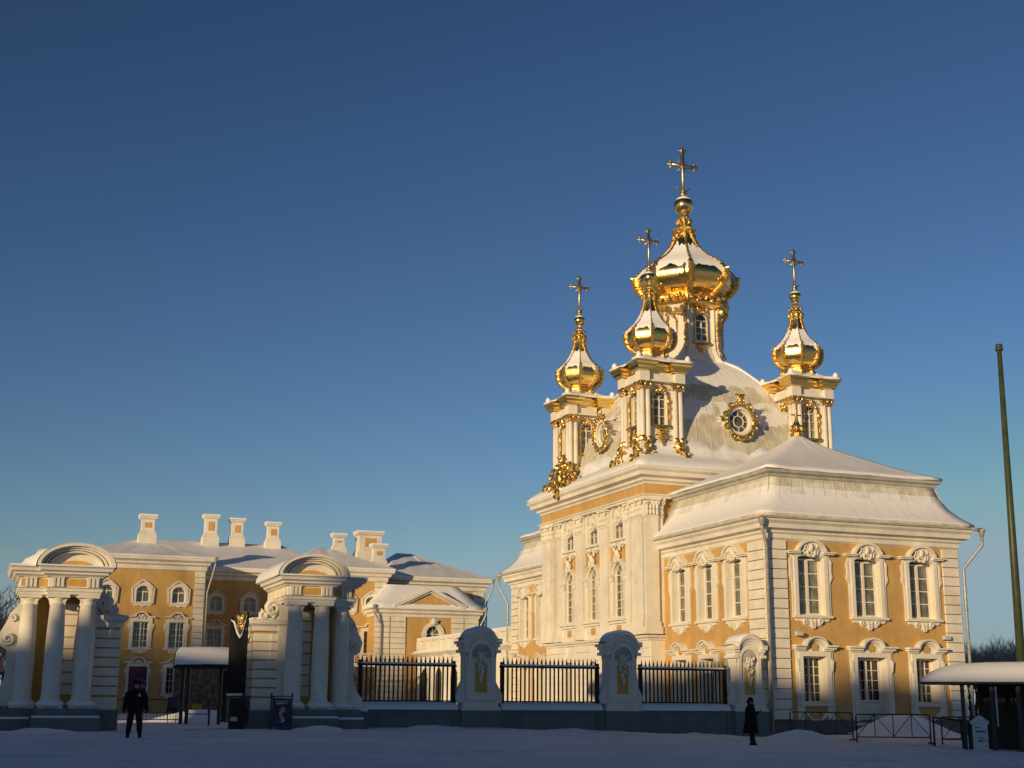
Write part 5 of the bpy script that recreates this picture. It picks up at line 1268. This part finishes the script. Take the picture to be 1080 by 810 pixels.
hand(e,(.07,-.28,1.2),(-.3,-1,.3),'skin'); hand(e,(-.07,-.25,1.16),(.3,-1,.3),'skin')
for sd in (-1,1):
    a=MB(); a.loft([[(sd*.09+rx*cos(t*pi/6),-.05+ry*sin(t*pi/6),z) for t in range(12)] for rx,ry,z in ((.045,.14,0),(.05,.145,.05),(.05,.09,.1),(.055,.065,.3),(.06,.07,.45))],0,True,True,True,True); a.build('boot',['cloth'],e)
ph=at(0,0,1); R_=Matrix.Rotation(pi/2-.15,4,'Z'); pq=pw+(R_@Vector((0,-.38,1.26)))
a=MB(); a.T=Matrix.Rotation(-.6,4,'X'); a.box(-.037,.037,-.004,.004,-.07,.07); o=a.build('phone',['ink']); o.location=pq; o.rotation_euler=(0,0,pi/2-.15); tag(o,'phone held in the hands of the person in the long coat','phone')

# ------------------------------------------------------------------ TREES
def bare_tree(name,label,loc,h,seed,spread=.5,mt='frost',cat='tree',group=None,lv=5,nb=3):
    e=thing(name,loc,0,label,cat,group); r=random.Random(seed)
    a=MB(); t=MB()
    def grow(p,d,L,rad,l):
        q=p+d*L; mid=p.lerp(q,.5)+Vector((r.uniform(-1,1),r.uniform(-1,1),0))*L*.06
        tgt=a if l>=lv-1 else t
        tgt.tube([tuple(p),tuple(mid),tuple(q)],[rad,rad*.8,rad*.62],5 if l>=lv-1 else 3,0,False)
        if l==0: return
        for k in range(nb if l<lv else nb+1):
            ax=Vector((r.uniform(-1,1),r.uniform(-1,1),r.uniform(-.3,.5))).normalized()
            nd=(d+ax*(spread+.25*r.random())*1.25).normalized(); nd.z+=.12; nd.normalize()
            st=p.lerp(q,r.uniform(.45,1.0)) if k else q
            grow(st,nd,L*r.uniform(.62,.85),max(rad*.55,.012),l-1)
    grow(Vector((0,0,-.3)),Vector((0,0,1)),h*.3,h*.022,lv)
    a.build('trunk',['bark'],e); t.build('crown',[mt],e)
    return e
rt=random.Random(9); k=0
labs=['frosted bare tree behind the flagpole','frosted bare tree just right of the church\'s far corner','low frosted bare tree between church corner and pole','bushy frosted tree right of the church, behind the shelter roof','taller frosted tree rising left of the pole','frosted tree at the right edge behind the shelter','low frosted tree close behind the church corner drainpipe','small frosted tree half hidden by the shelter roof']
for i,(px,D,top) in enumerate(((1066,118,676),(1030,110,684),(1040,125,678),(1050,112,682),(1048,130,672),(1076,120,680),(1022,120,688),(1060,108,688),)):
    p=at(px,735,D); z=gz(p.x,p.y); ht=at(px,top,D).z-z
    bare_tree('bare_tree',labs[i],(p.x,p.y,z),ht*1.3,20+i,.62,'frost','tree','frosted trees beyond the church',5,4)
for i,(px,D,top,lb) in enumerate(((2,85,636,'dark bare tree at the photo\'s left edge'),(-12,80,625,'dark bare tree just outside the left edge'),(8,95,668,'low dark tree behind the left gate pavilion'))):
    p=at(px,735,D); z=gz(p.x,p.y); bare_tree('bare_tree',lb,(p.x,p.y,z),(at(px,top,D).z-z)*1.35,40+i,.6,'frost','tree','dark trees at the left edge',5,4)

# ------------------------------------------------------------------ GROUND
a=MB()
def gridz(x,y):
    z=gz(x,y) if abs(x)<90 and y<130 and y>-40 else .2
    return z
xs=[-3000,-1200,-500,-200,-100]+[-70+i*2.5 for i in range(0,12)]+[-40+i*.55 for i in range(0,146)]+[42+i*4 for i in range(0,12)]+[100,200,500,1200,3000]
ys=[-3000,-1000,-300,-120,-60,-30,-10,0,8,14,20]+[24+i*.5 for i in range(0,86)]+[68+i*2.5 for i in range(0,26)]+[140,200,400,1000,3000]
vs=[]
for y in ys:
    for x in xs:
        z=gridz(x,y)
        if 20<y<66 and abs(x)<42:
            z+=.05*noise.noise(Vector((x*.5,y*.9,0)))+.03*noise.noise(Vector((x*1.3,y*2.1,4)))+.02*noise.noise(Vector((x*3,y*4,9)))
        vs.append((x,y,z))
nx=len(xs); a.add(vs,[(j*nx+i,j*nx+i+1,(j+1)*nx+i+1,(j+1)*nx+i) for j in range(len(ys)-1) for i in range(nx-1)],0,True)
gm=mat('ground_snow',(.93,.94,.95),.7,0,.03,.35,.9,1.2,spec=.25,col2=(.84,.86,.88))
nt=gm.node_tree; N=nt.nodes; L=nt.links; p_=N['Principled BSDF']; tc_=N.new('ShaderNodeTexCoord')
def nz_(sc,scale3,det=6):
    mp=N.new('ShaderNodeMapping'); mp.inputs['Scale'].default_value=scale3; L.new(tc_.outputs['Object'],mp.inputs['Vector'])
    n_=N.new('ShaderNodeTexNoise'); n_.inputs['Scale'].default_value=sc; n_.inputs['Detail'].default_value=det; n_.inputs['Roughness'].default_value=.65; L.new(mp.outputs['Vector'],n_.inputs['Vector']); return n_.outputs['Fac']
vo=N.new('ShaderNodeTexVoronoi'); vo.inputs['Scale'].default_value=2.6; vo.inputs['Randomness'].default_value=1; L.new(tc_.outputs['Object'],vo.inputs['Vector'])
vr=N.new('ShaderNodeMapRange'); vr.inputs['From Min'].default_value=.08; vr.inputs['From Max'].default_value=.3; L.new(vo.outputs['Distance'],vr.inputs['Value'])
mk=N.new('ShaderNodeMapRange'); mk.inputs['From Min'].default_value=.5; mk.inputs['From Max'].default_value=.56; L.new(nz_(.25,(1,1,1)),mk.inputs['Value'])
def mm(op,a_,b_):
    q_=N.new('ShaderNodeMath'); q_.operation=op
    for k_,v_ in enumerate((a_,b_)):
        if hasattr(v_,'links'): L.new(v_,q_.inputs[k_])
        else: q_.inputs[k_].default_value=v_
    return q_.outputs[0]
foot=mm('MULTIPLY',mm('SUBTRACT',vr.outputs['Result'],1.0),mk.outputs['Result'])
rut=nz_(1.3,(.16,2.2,1)); old=p_.inputs['Base Color'].links[0].from_socket
rc=N.new('ShaderNodeMapRange'); rc.inputs['From Min'].default_value=.38; rc.inputs['From Max'].default_value=.6; rc.inputs['To Min'].default_value=.86; rc.inputs['To Max'].default_value=1.03; L.new(nz_(.8,(.22,1.8,1),8),rc.inputs['Value'])
mx_=N.new('ShaderNodeMix'); mx_.data_type='RGBA'; mx_.blend_type='MULTIPLY'; mx_.inputs['Factor'].default_value=1; L.new(old,mx_.inputs['A']); L.new(rc.outputs['Result'],mx_.inputs['B']); L.new(mx_.outputs['Result'],p_.inputs['Base Color'])
hgt=mm('ADD',mm('MULTIPLY',foot,.5),mm('ADD',mm('MULTIPLY',rut,.9),mm('MULTIPLY',nz_(5,(1,1,1)),.35)))
bp=N.new('ShaderNodeBump'); bp.inputs['Strength'].default_value=.9; bp.inputs['Distance'].default_value=.3; L.new(hgt,bp.inputs['Height']); L.new(bp.outputs['Normal'],p_.inputs['Normal'])
o=a.build('snowy_ground',[gm]); tag(o,kind='structure')

# ------------------------------------------------------------------ unseen blocks added behind the viewpoint to cast the evening shade, and park trees
L2=Vector((sin(0),1,0))
SUN_AZ=H+radians(35)          # heading the sunlight travels towards
LD=Vector((cos(SUN_AZ),sin(SUN_AZ),0)); LU=Vector((-LD.y,LD.x,0))*1.0
def lu(l,u): 
    q=LD*l+LU*u; return Vector((q.x,q.y,0))
def add_shade_block(label,u0,u1,l0,h,ridge,seed):
    c=lu(l0,(u0+u1)/2); e=thing('shade_block',c,SUN_AZ-pi/2,label,'building','blocks added behind the viewpoint to cast shade'); W=abs(u1-u0)
    a=MB(); a.box(-W/2,W/2,-6,6,-.5,h); a.build('wall',['ochre'],e)
    for k in range(int(W/3)):
        for z in (1.2,4.6,8.0,11.4):
            if z+2<h:
                b=MB(); x=-W/2+1.5+k*3; b.box(x-.55,x+.55,5.98,6.05,z,z+1.9); 
                if k%2==0: b.build('window',['glassdark'],e)
    r=MB(); r.prism([(-6.6,h),(6.6,h),(0,ridge)],-W/2-.5,W/2+.5); o=r.build('roof',['snow'],e); o.rotation_euler=(0,0,pi/2)
    return e
LB=-60
SHADE_BLOCKS=[(-30,15.7,17.2,20.2),(15.7,22,19.0,22.3),(22,27,18.0,21.5),(27,34.5,19.4,22.7),(34.5,36.7,17.9,21.1),(36.7,40.9,16.2,19.3),(40.9,44.5,15.2,18.2),(44.5,53,17.3,20.4)]  # invented blocks, ridge heights shaped to place the shade edge on the scene
for i,(u0,u1,h,rd) in enumerate(SHADE_BLOCKS):
    add_shade_block(['long','tall','slim','plain','broad','narrow','low','small'][i]+' ochre house-shaped block added behind the viewpoint to cast shade',u0,u1-.02,LB,h,rd,i)
for i in range(11):
    c=lu(LB+random.uniform(-4,4),73+i*2.6); bare_tree('bare_tree','tall park tree behind the viewpoint, '+['first','second','third','fourth','fifth','sixth','seventh','eighth','ninth','tenth','eleventh'][i]+' from the added blocks',c,32.3,70+i,.55,'frost','tree','park trees behind the viewpoint',6,4)

for w in (WU,WL,WC,WS,WF,WT): park(w)

# ------------------------------------------------------------------ LIGHT, SKY, CAMERA
ALT=radians(9)
sd=bpy.data.lights.new('sun','SUN'); sd.energy=4.1; sd.angle=radians(.6); sd.color=(1,.73,.40)
so=bpy.data.objects.new('sun',sd); C.objects.link(so)
dirv=Vector((LD.x*cos(ALT),LD.y*cos(ALT),-sin(ALT))); so.rotation_euler=dirv.to_track_quat('-Z','Y').to_euler()
w=bpy.data.worlds.new('World'); bpy.context.scene.world=w; w.use_nodes=True; N=w.node_tree.nodes; L=w.node_tree.links
sk=N.new('ShaderNodeTexSky'); sk.sky_type='NISHITA'; sk.sun_disc=False; sk.sun_elevation=ALT
sx,sy=-dirv.x,-dirv.y; sk.sun_rotation=atan2(sx,sy)
sk.air_density=1.0; sk.dust_density=.2; sk.ozone_density=4; sk.altitude=50
bg=N['Background']; bg.inputs['Strength'].default_value=.08; 
m1=N.new('ShaderNodeMix'); m1.data_type='RGBA'; m1.blend_type='MULTIPLY'; m1.inputs['Factor'].default_value=1; m1.inputs['B'].default_value=(.55,.55,.55,1)
gm_=N.new('ShaderNodeGamma'); gm_.inputs['Gamma'].default_value=1.52
m2=N.new('ShaderNodeMix'); m2.data_type='RGBA'; m2.blend_type='MULTIPLY'; m2.inputs['Factor'].default_value=1; m2.inputs['B'].default_value=(2.68,1.60,1.24,1); m2.clamp_result=False
L.new(sk.outputs['Color'],m1.inputs['A']); L.new(m1.outputs['Result'],gm_.inputs['Color']); L.new(gm_.outputs['Color'],m2.inputs['A']); 
sp_=N.new('ShaderNodeSeparateColor'); L.new(m2.outputs['Result'],sp_.inputs[0]); cb_=N.new('ShaderNodeCombineColor')
def mth(op,a,b):
    q_=N.new('ShaderNodeMath'); q_.operation=op
    L.new(a,q_.inputs[0]) 
    if hasattr(b,'links'): L.new(b,q_.inputs[1])
    else: q_.inputs[1].default_value=b
    return q_.outputs[0]
r_=mth('MINIMUM',sp_.outputs[0],3.4); g_=mth('MINIMUM',sp_.outputs[1],4.85); b_=mth('MAXIMUM',mth('MINIMUM',sp_.outputs[2],5.6),mth('MULTIPLY',g_,1.06))
L.new(r_,cb_.inputs[0]); L.new(g_,cb_.inputs[1]); L.new(b_,cb_.inputs[2]); L.new(cb_.outputs[0],bg.inputs['Color'])
cd=bpy.data.cameras.new('camera'); co=bpy.data.objects.new('camera',cd); C.objects.link(co)
cd.sensor_width=36; cd.lens=36*FPX/1080; cd.clip_end=6000
mt=Matrix((RR,UU,-F0)).transposed().to_4x4(); mt.translation=CAM; co.matrix_world=mt
sc=bpy.context.scene; sc.camera=co
sc.render.resolution_x=1024; sc.render.resolution_y=768
sc.view_settings.view_transform='Standard'; sc.view_settings.look='None'; sc.view_settings.gamma=1; sc.view_settings.exposure=0
